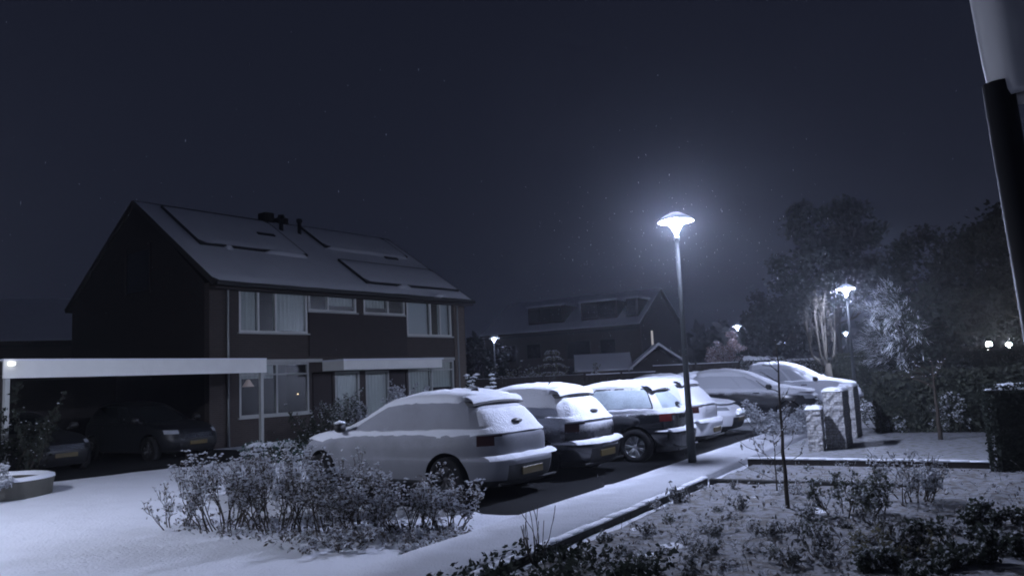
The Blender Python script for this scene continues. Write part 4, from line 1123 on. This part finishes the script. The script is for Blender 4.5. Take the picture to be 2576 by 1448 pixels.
for i, (x, y) in enumerate(px_spots):
    o = protos[i % 5] if i < 5 else copy_tree(protos[i % 5])
    p = at(x + rngb.normal() * 6, y + rngb.normal() * 4, GZ); o.location = (p.x, p.y, GZ + .0)
    s = rngb.uniform(.5, 1.0) * (.7 if y < 1260 else 1); o.scale = (s, s, s * rngb.uniform(.8, 1.2)); o.rotation_euler = (0, 0, rngb.uniform(0, 6.28))
    tag(o, "small dark snow dusted plant in the garden bed right of the path", "plant", "small plants in the garden bed")
# dead leaves, stalks and clods poking through the thin snow of the bed
rl = np.random.default_rng(91); c = []
for _ in range(5200):
    n = rl.uniform(-3.8, 4.5); q_ = rl.uniform(5.5, 14.0)
    if fnoise(n, q_ + 20, 1.4) + rl.normal() * .3 < .05: continue
    q = ns(n, q_); c.append([q.x, q.y, GZ + .03 + .05 * fnoise(n, q_, 1.3) + rl.uniform(.0, .05)])
for _ in range(2600):   # leaves strewn to darken the ground as shade under the near car's shrubs
    px_, py_ = rl.uniform(430, 1190), rl.uniform(1296, 1392); t_ = (px_ - 430) / 760
    if abs(py_ - (1322 + 22 * t_)) > 42 * (.35 + math.sin(min(1, max(0, t_)) * 3.1416)) * rl.uniform(.3, 1.1): continue
    q = at(px_, py_, GZ); c.append([q.x, q.y, GZ + .01 + .022 * fnoise(q.x, q.y, .45) + rl.uniform(.0, .035)])
v, f = leaf_quads(c, .035, rl, aspect=2.0); mb = MB()
for _ in range(420):
    n = rl.uniform(-3.7, 4.5); q = ns(n, rl.uniform(5.5, 14.0)); a = rl.uniform(0, 6.28); L_ = rl.uniform(.06, .22)
    mb.tube([(q.x, q.y, GZ), (q.x + .3 * L_ * math.cos(a), q.y + .3 * L_ * math.sin(a), GZ + L_ * .7), (q.x + .7 * L_ * math.cos(a), q.y + .7 * L_ * math.sin(a), GZ + L_)], [.004, .003, .002], 3, False)
mb.add(v, f); tag(mb.build("leaf_litter_and_shade", M['leaf_brown']), kind="stuff")
# larger garden shrubs
shrub("garden_shrub", "twiggy rounded shrub in the middle of the garden bed", G_(2155, 1300), .62, .8, M['leaf_mid'], 61, 14, .035, 1100, 90, None)
shrub("garden_shrub", "feathery upright shrub in the bed between the twiggy one and the clipped hedge", G_(2300, 1262), .68, .6, M['leaf_frost'], 62, 16, .03, 700, 70, None)
shrub("garden_shrub", "low olive grass clump in the near garden bed", G_(2245, 1400), .36, .8, M['leaf_olive'], 63, 18, .03, 700, 60, None, depth=1)
shrub("evergreen_shrub", "large dark evergreen shrub in the photo's lower right corner", G_(2440, 1400), .36, 1.3, M['leaf_evergreen'], 64, 20, .042, 2600, 40, None, .02)
shrub("evergreen_shrub", "dark broad leaved evergreen beside the corner shrub, farther left", G_(2300, 1440), .26, .9, M['leaf_evergreen'], 65, 14, .04, 1400, 20, None, .02)
shrub("evergreen_shrub", "dark evergreen at the bottom edge between the corner shrub and the hedge", G_(2530, 1330), .34, .9, M['leaf_evergreen'], 66, 14, .04, 1400, 20, None, .02)
shrub("yard_shrub", "loose frosty shrub in the yard between the rear stone post and the young tree", tuple(at(2225, 1075, -.02)), .85, 1.1, M['leaf_mid'], 67, 14, .05, 1500, 260, None, .03)
shrub("yard_shrub", "low spreading shrub at the foot of the young tree", tuple(at(2300, 1085, -.02)), .5, 1.5, M['leaf_mid'], 68, 14, .05, 1300, 120, None, .025)
shrub("yard_shrub", "snow flecked shrub between the young tree and the clipped hedge", tuple(at(2440, 1085, -.02)), 1.0, 1.1, M['leaf_mid'], 69, 14, .05, 1600, 180, None, .028)
# ground cover at the bottom edge
rngc = np.random.default_rng(88); c = []
for _ in range(9000):
    n = rngc.uniform(-4.25, -2.6); s = rngc.uniform(4.2, 6.6 + .5 * rngc.random())
    if n < -3.95 and rngc.random() < .5: continue
    if fnoise(n, s, 2.2) + rngc.normal() * .25 < -.05: continue
    q = ns(n, s); c.append([q.x, q.y, GZ + rngc.uniform(.02, .16)])
v, f = leaf_quads(c, .04, rngc); tag(mk("ground_cover", v, f, M['leaf_dark']), kind="stuff")

# ------------------------------------------------------------------ trees
def blob_points(rng, center, rad, n, shell=.35):
    out = []
    for _ in range(n):
        d = rng.normal(size=3); d /= np.linalg.norm(d); r = (1 - shell * rng.random() ** 1.5)
        out.append([center[0] + d[0] * rad[0] * r, center[1] + d[1] * rad[1] * r, center[2] + d[2] * rad[2] * r])
    return out
def big_tree(name, label, loc, h, cw, ch, leafm, seed, nclump=26, leaf=.28, per=110, trunk=.28, barkm='bark', group=None):
    rng = np.random.default_rng(seed); e = empty(name, loc); tag(e, label, "tree", group)
    segs = []; tips = []
    grow(rng, (0, 0, -.2), (0, 0, 1), h * .42, trunk, 3, segs, tips, .55, .25, .66, (2, 4), 4, .07)
    branch_mesh(segs, "trunk", M[barkm], e, 7, .012)
    pts = []
    for _ in range(int(nclump * 1.7)):
        d = rng.normal(size=3); d /= np.linalg.norm(d); k = rng.random() ** .4
        c = (d[0] * cw * .5 * k, d[1] * cw * .5 * k, h - ch * .5 + d[2] * ch * .5 * k); r = rng.uniform(.09, .19) * cw
        pts += blob_points(rng, c, (r, r, r * .75), int(per * .6), .9)
    v, f = leaf_quads(pts, leaf, rng); mk("crown", v, f, leafm, e)
    return e
big_tree("broad_tree", "huge dark tree crown rising against the night sky right of the tall lamp", tuple(far(2115, 900, 62))[:2] + (GZ,), 15.2, 8.5, 9.5, M['leaf_far'], 71, 34, .24, 330, .35, group="dark trees at the back")
big_tree("broad_tree", "lower dark tree left of the huge crown, behind the second lit lamp", tuple(far(1985, 900, 70))[:2] + (GZ,), 8.5, 7.5, 6.0, M['leaf_far'], 172, 30, .24, 260, .25, group="dark trees at the back")
big_tree("broad_tree", "dark tree mass above the far hedge near the pair of bright lamps", tuple(far(2400, 900, 47))[:2] + (GZ,), 9.6, 9.0, 7.0, M['leaf_far'], 73, 30, .20, 330, .3, group="dark trees at the back")
big_tree("broad_tree", "dark tree at the far right behind the grey sleeve pole", tuple(far(2580, 900, 40))[:2] + (GZ,), 9.0, 6.5, 7.0, M['leaf_far'], 74, 26, .20, 300, .3, group="dark trees at the back")
big_tree("broad_tree", "dark tree in the gap between the near house and the far house", tuple(far(1215, 900, 66))[:2] + (GZ,), 5.0, 5.0, 3.6, M['leaf_far'], 75, 14, .2, 240, .2, group="dark trees at the back")
big_tree("red_tree", "small snowy tree with reddish leaves just left of a lit street lamp", tuple(far(1822, 900, 50))[:2] + (GZ,), 4.0, 2.6, 2.4, M['leaf_red'], 76, 18, .10, 120, .09)
for i, (px, Y, hh) in enumerate(((1310, 42, 2.9), (1345, 40, 2.3), (1440, 43, 2.5))):
    shrub("garden_bush", ["tall olive bush lit behind the fence, nearest the lone street lamp", "low olive bush lit behind the fence, left of the young fir", "thin bush behind the fence between the young fir and the garage"][i],
          tuple(far(px, 950, Y))[:2] + (GZ,), hh, 2.4, M['leaf_olive'], 120 + i, 16, .09, 1300, 200, None, .05, rmin=.008)
# young fir with tiers of snowy branches
fb = far(1392, 950, 39); e = empty("young_fir", (fb.x, fb.y, GZ)); tag(e, "young fir with level tiers of snow lined branches behind the fence", "tree")
rng = np.random.default_rng(130); MB().tube([(0, 0, -.1), (0, 0, 3.15)], [.06, .01], 7).build("trunk", M['bark_pale'], e, True)
mb = MB(); nb_ = MB(); pts = []
for k, z in enumerate((.9, 1.35, 1.8, 2.2, 2.55, 2.85)):
    L = 1.35 * (1 - z / 3.4)+.15
    for q in range(7):
        a = q * .9 + k; dx, dy = math.cos(a), math.sin(a); rad_ = L * rng.uniform(.75, 1.15)
        P = [(dx * rad_ * t, dy * rad_ * t, z + .18 * math.sin(t * 2.6) - .12 * t) for t in (0, .35, .7, 1)]
        mb.tube(P, [.022, .016, .011, .005], 4)
        for t in np.linspace(.15, 1, 9):
            pts.append([dx * rad_ * t + rng.normal() * .05, dy * rad_ * t + rng.normal() * .05, z + .18 * math.sin(t * 2.6) - .12 * t - .02]); nb_.blob((dx * rad_ * t, dy * rad_ * t, z + .18 * math.sin(t * 2.6) - .12 * t + .02), .05 * (1.1 - .5 * t), .03, q)
mb.build("branches", M['bark_pale'], e, True); nb_.build("snow_clumps", M['snow'], e, True)
v, f = leaf_quads(pts * 4, .09, rng); mk("needles", v, f, M['leaf_olive'], e)
# snow-laden tree lit by the second lamp
fb = far(2310, 900, 31.5); e = empty("snow_laden_tree", (fb.x, fb.y, GZ)); tag(e, "bushy tree with sweeping snow laden branches lit by the lamp on its left side", "tree")
rng = np.random.default_rng(140); segs = []; tips = []; mids = []
MB().tube([(0, 0, -.2), (.1, 0, 1.6), (.1, .1, 4.6)], [.2, .16, .05], 8).build("trunk", M['bark'], e, True)
for q in range(90):
    z = rng.uniform(1.3, 4.1); a = rng.uniform(0, 6.28)
    L = 2.15 * (1.15 - abs(z - 2.6) / 3.4) * rng.uniform(.75, 1.15)
    grow(rng, (.1, 0, z), (math.cos(a), math.sin(a), .25), L * .55, .03, 2, segs, tips, .28, -.05, .62, (2, 3), 4, .10, mids)
branch_mesh(segs, "branches", M['bark'], e, 4, .006)
def sprays(n, ln, wd, lift, droop):
    v = []; f = []
    ok = [sg for sg in segs if len(sg[0]) > 2 and sg[1][0] < .02]
    for q in range(n):
        pts, _ = ok[rng.integers(len(ok))]; k = rng.integers(1, len(pts)); p = pts[k] + Vector(rng.normal(size=3)) * .05; p.z += lift
        d = (pts[k] - pts[k - 1]).normalized() + Vector(rng.normal(size=3)) * .22 + Vector((0, 0, droop)); d.normalize()
        sd = d.cross(Vector((rng.normal() * .3, rng.normal() * .3, 1))).normalized() * wd * rng.uniform(.6, 1.4); L_ = ln * rng.uniform(.5, 1.4)
        b = len(v); v += [p - sd * .5, p + d * L_ * .5 - sd, p + d * L_, p + d * L_ * .5 + sd]; f.append((b, b + 1, b + 2, b + 3))
    return v, f
v, f = sprays(12000, .26, .034, 0, -.15); v2, f2 = leaf_quads(blob_points(rng, (.2, 0, 2.7), (1.5, 1.5, 1.7), 2600, .8), .2, rng); f += [[q + len(v) for q in p_] for p_ in f2]; v = [tuple(p_) for p_ in v] + v2; mk("foliage", v, f, M['leaf_dark'], e)
v, f = sprays(22000, .34, .0085, .02, -.12)
keep = [q for q in range(len(f)) if v[4 * q][0] < -1.05 + .3 * rng.normal()]   # snow kept only on the lamp side, to paint that side as lit
v = [v[4 * q + k] for q in keep for k in range(4)]; f = [tuple(4 * i + k for k in range(4)) for i in range(len(keep))]
mk("snow_clumps", v, f, M['snow_clump'], e)
# pollarded tree
fb = far(2083, 900, 29.6); e = empty("pollarded_tree", (fb.x, fb.y, GZ)); tag(e, "bare pollarded tree with upright limbs beside the second street lamp", "tree")
rng = np.random.default_rng(150); segs = []; tips = []
MB().tube([(0, 0, -.2), (.02, 0, .9), (-.05, 0, 1.75)], [.17, .13, .12], 10).build("trunk", M['bark_pale'], e, True)
for dx, dy, L, r_ in ((-.62, .1, 1.3, .065), (-.15, -.15, 1.7, .06), (.42, .1, .9, .06), (.15, .25, 1.4, .05), (-.38, -.2, 1.5, .05)):
    p0 = Vector((-.05, 0, 1.6)); p1 = p0 + Vector((dx * .8, dy, .45)); p2 = p1 + Vector((dx * .25, dy * .2, L))
    segs.append(([p0, p1, p1.lerp(p2, .5), p2], [r_, r_ * .85, r_ * .6, r_ * .4]))
    for _ in range(7):
        s = p1.lerp(p2, rng.uniform(.25, 1)); grow(rng, s, (rng.normal() * .3, rng.normal() * .3, 1), rng.uniform(.6, 1.1), .014, 1, segs, tips, .22, .4, .7, (1, 2), 3, .08)
branch_mesh(segs, "branches", M['bark_pale'], e, 6, .006)

# ------------------------------------------------------------------ far houses, fence, garage
def far_house(name, label, loc, rot, L, D, he, hr, wins=(), dormer=True):
    e = empty(name, loc, rot); tag(e, label, "house")
    MB().box(0, L, 0, .3, -.3, he).box(0, L, D - .3, D, -.3, he).build("wall", M['brick'], e)
    gp = [(.305, -.3), (D - .305, -.3), (D - .305, he), (D / 2, hr - .1), (.305, he)]
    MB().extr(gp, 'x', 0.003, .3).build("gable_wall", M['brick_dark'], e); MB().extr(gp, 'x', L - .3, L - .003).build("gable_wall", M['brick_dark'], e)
    a = math.atan2(hr - he, D / 2 + .4)
    def rp_(s, d, o): return (s, D / 2 - d * math.cos(a) - o * math.sin(a), hr - d * math.sin(a) + o * math.cos(a))
    RLn = (D / 2 + .4) / math.cos(a)
    def rs(s0, s1, d0, d1, o0, o1):
        v = [rp_(s, d, o) for o in (o0, o1) for d in (d0, d1) for s in (s0, s1)]; return v, [(0, 2, 3, 1), (4, 5, 7, 6), (0, 1, 5, 4), (2, 6, 7, 3), (0, 4, 6, 2), (1, 3, 7, 5)]
    v, f = rs(-.15, L + .15, 0, RLn, 0.0, .15); rm = MB(); rm.add(v, f); rm.add([(x, D - y, z) for x, y, z in v], [q[::-1] for q in f]); r = rm.build("roof", M['roof_tile'], e)
    v, f = rs(-.13, L + .13, .02, RLn - .02, .153, .21); rm = MB(); rm.add(v, f); rm.add([(x, D - y, z) for x, y, z in v], [q[::-1] for q in f]); rm.build("roof_snow", M['snow'], r)
    MB().box(-.1, L + .1, -.55, -.42, he - .25, he - .1).build("gutter", M['plastic'], r)
    for (s0, s1, z0, z1) in wins:
        w = MB().box(s0, s1, -.04, -.004, z0, z1).build("window", M['interior'], e); MB().box(s0 + .08, s1 - .08, -.06, -.043, z0 + .08, z1 - .08).build("pane", M['glass_dark'], w)
    if dormer:
        for d0, d1 in dormer:
            dz0, dz1 = he + .75, he + 2.25
            dm = MB().box(d0, d1, .55, D / 2 - .3, dz0, dz1).build("dormer", M['cladding'], r)
            MB().box(d0 - .15, d1 + .15, .40, D / 2 - .1, dz1 + .003, dz1 + .16).build("dormer_snow", M['snow'], dm)
            n = max(1, int((d1 - d0) / 1.1)); 
            for q in range(n):
                a0 = d0 + .12 + (d1 - d0 - .2) * q / n; MB().box(a0, a0 + (d1 - d0 - .2) / n - .12, .5, .546, dz0 + .25, dz1 - .15).build("dormer_window", M['glass_dark'], dm)
    return e
rot_w = PATH_ROT
f0 = Vector((9.8, 61.0)) - Vector((UY, -UX)) * 14.5
far_house("far_house", "far snowy roofed house with a band of dark dormer windows", (f0.x, f0.y, 0), rot_w, 14.5, 9.6, 5.2, 8.3,
          wins=[(1.0, 3.2, 2.9, 4.4), (4.2, 5.6, 3.1, 4.4), (8.0, 10.2, 2.9, 4.4), (11.0, 12.4, 3.1, 4.4), (1.0, 3.4, .8, 2.4), (8.0, 10.4, .8, 2.4)], dormer=[(4.2, 7.6), (9.2, 12.4), (13.2, 14.2)])
far_house("far_house", "distant snowy roof showing left of the near brick house", (-44.0, 40.0, 0), .45, 22, 9, 5.0, 8.0, wins=[(2, 4, 3, 4.4), (8, 10, 3, 4.4)], dormer=False)
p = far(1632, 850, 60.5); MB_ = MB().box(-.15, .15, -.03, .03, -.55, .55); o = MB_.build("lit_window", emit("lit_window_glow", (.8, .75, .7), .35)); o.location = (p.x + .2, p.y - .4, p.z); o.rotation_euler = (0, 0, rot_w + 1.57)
tag(o, "narrow tall pale light strip on the far house's end wall", "window")

# garage with a low snowy roof and a gable
g0 = far(1452, 930, 46); ge = empty("garage", (g0.x, g0.y, GZ), -.08); tag(ge, "low garage with a snowy pitched roof behind the fence", "garage")
MB().box(0, 3.2, 0, 3.0, 0, 2.0).build("wall", M['brick'], ge)
MB().add([(-.15, -.25, 2.0), (3.2, -.25, 2.0), (3.2, 1.6, 2.95), (-.15, 1.6, 2.95), (-.15, 3.3, 2.0), (3.2, 3.3, 2.0), (-.15, -.25, 1.9), (3.2, -.25, 1.9)], [(0, 1, 2, 3), (3, 2, 5, 4), (6, 7, 1, 0), (0, 3, 4), (1, 5, 2)]).build("roof_snow", M['snow'], ge)
MB().extr([(3.3, 0), (6.2, 0), (6.2, 1.95), (4.7, 3.0), (3.3, 1.95)], 'y', -.6, 3).build("gable_front", M['brick_dark'], ge)
MB().add([(2.95, -.9, 1.85), (4.7, -.9, 3.2), (6.55, -.9, 1.85), (2.95, 3, 1.85), (4.7, 3, 3.2), (6.55, 3, 1.85), (2.95, -.9, 1.98), (4.7, -.9, 3.36), (6.55, -.9, 1.98), (2.95, 3, 1.98), (4.7, 3, 3.36), (6.55, 3, 1.98)],
         [(6, 7, 10, 9), (7, 8, 11, 10), (0, 3, 4, 1), (1, 4, 5, 2), (0, 1, 7, 6), (1, 2, 8, 7), (0, 6, 9, 3), (2, 5, 11, 8)]).build("gable_roof", M['snow'], ge)
MB().blob((1.35, -.12, 1.55), .06, .05, 2).build("wall_light", emit("garage_light", (1, .95, .85), 14), ge)

def fence(name, label, a, b, h, mat, bay=1.8, snow=.035, cat="fence"):
    a, b = Vector(a), Vector(b); d = b - a; e = empty(name, (a.x, a.y, GZ), math.atan2(d.y, d.x)); tag(e, label, cat, None)
    n = max(1, int(d.length / bay)); L = d.length / n
    for i in range(n):
        mb = MB(); k = 12
        for j in range(k): mb.box(i * L + .06 + (L - .12) * j / k + .003, i * L + .06 + (L - .12) * (j + 1) / k - .003, -.012 - .01 * (j % 2), .012 - .01 * (j % 2), 0, h)
        pnl = mb.build("fence_panel", mat, e)
        MB().box(i * L + .06, (i + 1) * L - .06, -.04, .03, h + .002, h + .002 + snow).build("snow_cap", M['snow'], pnl)
    for i in range(n + 1): MB().box(i * L - .045, i * L + .045, -.045, .045, -.2, h + .06).build("post", mat, e)
    return e
P_ = lambda px, Y: tuple(far(px, 930, Y))[:2]
fence("board_fence", "dark board fence with a white snow line behind the two far snowy cars", P_(1640, 41), P_(1862, 41), 2.0 + .02, M['timber'])
fence("board_fence", "dark board fence below the garage roof, behind the second car in the row", P_(1470, 38), P_(1650, 39.5), 1.72, M['timber'])
fence("board_fence", "tall dark fence beneath the olive bushes, right of the near house", P_(1150, 36), P_(1470, 37.5), 1.75, M['timber'], snow=.01)

# two bright post lamps behind the far hedge
for i, (px, py) in enumerate(((2490, 866), (2540, 868))):
    p = far(px, py, 36.2 - i * .13); le = empty("post_lamp", (p.x, p.y, GZ)); h_ = p.z - GZ
    tag(le, ["left one of the bright pair of lamps at the far right edge", "right one of the bright pair of lamps at the far right edge"][i], "lamp", "bright pair of lamps behind the hedge")
    MB().tube([(0, .2, -.2), (0, .2, h_)], .04, 8).build("post", M['plastic'], le, True)
    MB().lathe([(.0, .0), (.11, .015), (.12, .07), (.08, .11), (.0, .12)], 14, 'y', (0, 0, h_)).build("lamp_lens", M['flood'], le, True)
    MB().box(-.13, .13, .122, .26, h_ - .13, h_ + .13, .03).build("lamp_housing", M['plastic'], le)
shrub("hedge_shrub", "bare twiggy bush in front of the bright pair of lamps", tuple(far(2515, 900, 35.2))[:2] + (GZ,), 2.2, 3.0, M['leaf_dark'], 160, 12, .08, 60, 40, None, .04, rmin=.008)
shrub("hedge_shrub", "rounded dark bush left of the bright pair of lamps at far right", tuple(far(2330, 900, 38))[:2] + (GZ,), 2.6, 4.5, M['leaf_dark'], 161, 24, .09, 3500, 120, None, .04, rmin=.008)
# far wood closing the horizon
rng = np.random.default_rng(170); pts = []
for k in range(260):
    a = rng.uniform(-.75, .75); R = rng.uniform(118, 150); c = (R * math.sin(a), R * math.cos(a), rng.uniform(1, 6)); pts += blob_points(rng, c, (4.5, 4.5, 3.2), 55, .6)
v, f = leaf_quads(pts, 1.3, rng); tag(mk("far_wood", v, f, M['leaf_dark']), kind="stuff")

# pole with a pale sleeve close by on the right
b0 = far(2600, 1000, 2.3); b1 = far(2484, 250, 2.3)
px0, px1 = far(2560, 511, 2.3), far(2516, 250, 2.3); dz = (px1 - px0); dz = dz / dz.z
foot = px1 + dz * (-.12 - px1.z); e = empty("sleeved_pole", tuple(foot)); tag(e, "close dark pole with a pale grey sleeve at the top right corner", "pole")
L0 = px1.z + .12; L1 = L0 + 1.1
MB().tube([dz * -.02, dz * (L0 + .05)], [.042, .042], 18).build("pole", M['sleeve_pole'], e, True)
rp2 = []; nS = 36
v = []; f = []
for k, (z, r_) in enumerate(((L0 + .03, .055), (L0 + .0, .068), (L0 + .02, .076), (L0 + .12, .082), (L0 + .5, .09), (L1, .10), (L1 + .02, .03))):
    for q in range(nS):
        t = 2 * math.pi * q / nS; rr = r_ * (1 + .035 * math.sin(t * 5) * (1 if 1 < k < 6 else 0))
        c = dz * z + Vector((.062, 0, 0)); v.append((c.x + rr * math.cos(t), c.y + rr * math.sin(t), c.z))
for k in range(6):
    for q in range(nS): f.append((k * nS + q, k * nS + (q + 1) % nS, (k + 1) * nS + (q + 1) % nS, (k + 1) * nS + q))
mk("sleeve", v, f, M['sleeve'], e, True)

# ------------------------------------------------------------------ snowflakes in the air, haze
rng = np.random.default_rng(180); sb = MB()
cs = []
for q in range(350):
    Y = rng.uniform(5, 30); cs.append((rng.uniform(-.75, .75) * Y, Y, rng.uniform(0, 8)))
for q in range(450):
    a = rng.uniform(0, 6.28); rr = 3.2 * math.sqrt(rng.random()); cs.append((3.1 + rr * math.cos(a), 14.4 + rr * math.sin(a), rng.uniform(1.5, 4.6)))
for (lx, ly, lz, cnt) in ((3.09, 14.35, 4.4, 80), (12.05, 28.25, 4.3, 50)):
    for q in range(cnt):
        d_ = rng.normal(size=3); d_ /= np.linalg.norm(d_); r_ = .42 + 1.6 * rng.random() ** 1.6; cs.append((lx + d_[0] * r_, ly + d_[1] * r_, lz + d_[2] * r_ * 1.1))
for q, (x, y, z) in enumerate(cs):
    s = .0009 * math.exp(rng.uniform(0, 1.2)) ; h2 = s * rng.uniform(1, 9)
    sb.add([(x + s, y, z), (x, y + s, z), (x - s, y, z), (x, y - s, z), (x, y, z + h2), (x, y, z - h2)], [(0, 1, 4), (1, 2, 4), (2, 3, 4), (3, 0, 4), (1, 0, 5), (2, 1, 5), (3, 2, 5), (0, 3, 5)])
tag(sb.build("snowflakes", M['snow']), kind="stuff")

hm, ht, hb = new_mat("haze")
ht.nodes.remove(hb); pv = N(ht, "ShaderNodeVolumePrincipled")
pv.inputs["Color"].default_value = (.82, .86, .95, 1); pv.inputs["Density"].default_value = .0010; pv.inputs["Anisotropy"].default_value = .84
ht.links.new(pv.outputs[0], ht.nodes["Material Output"].inputs["Volume"])
hz_ = MB().box(-135, 135, -45, 205, -1.6, 18.0).build("haze", hm)
tag(hz_, kind="stuff")
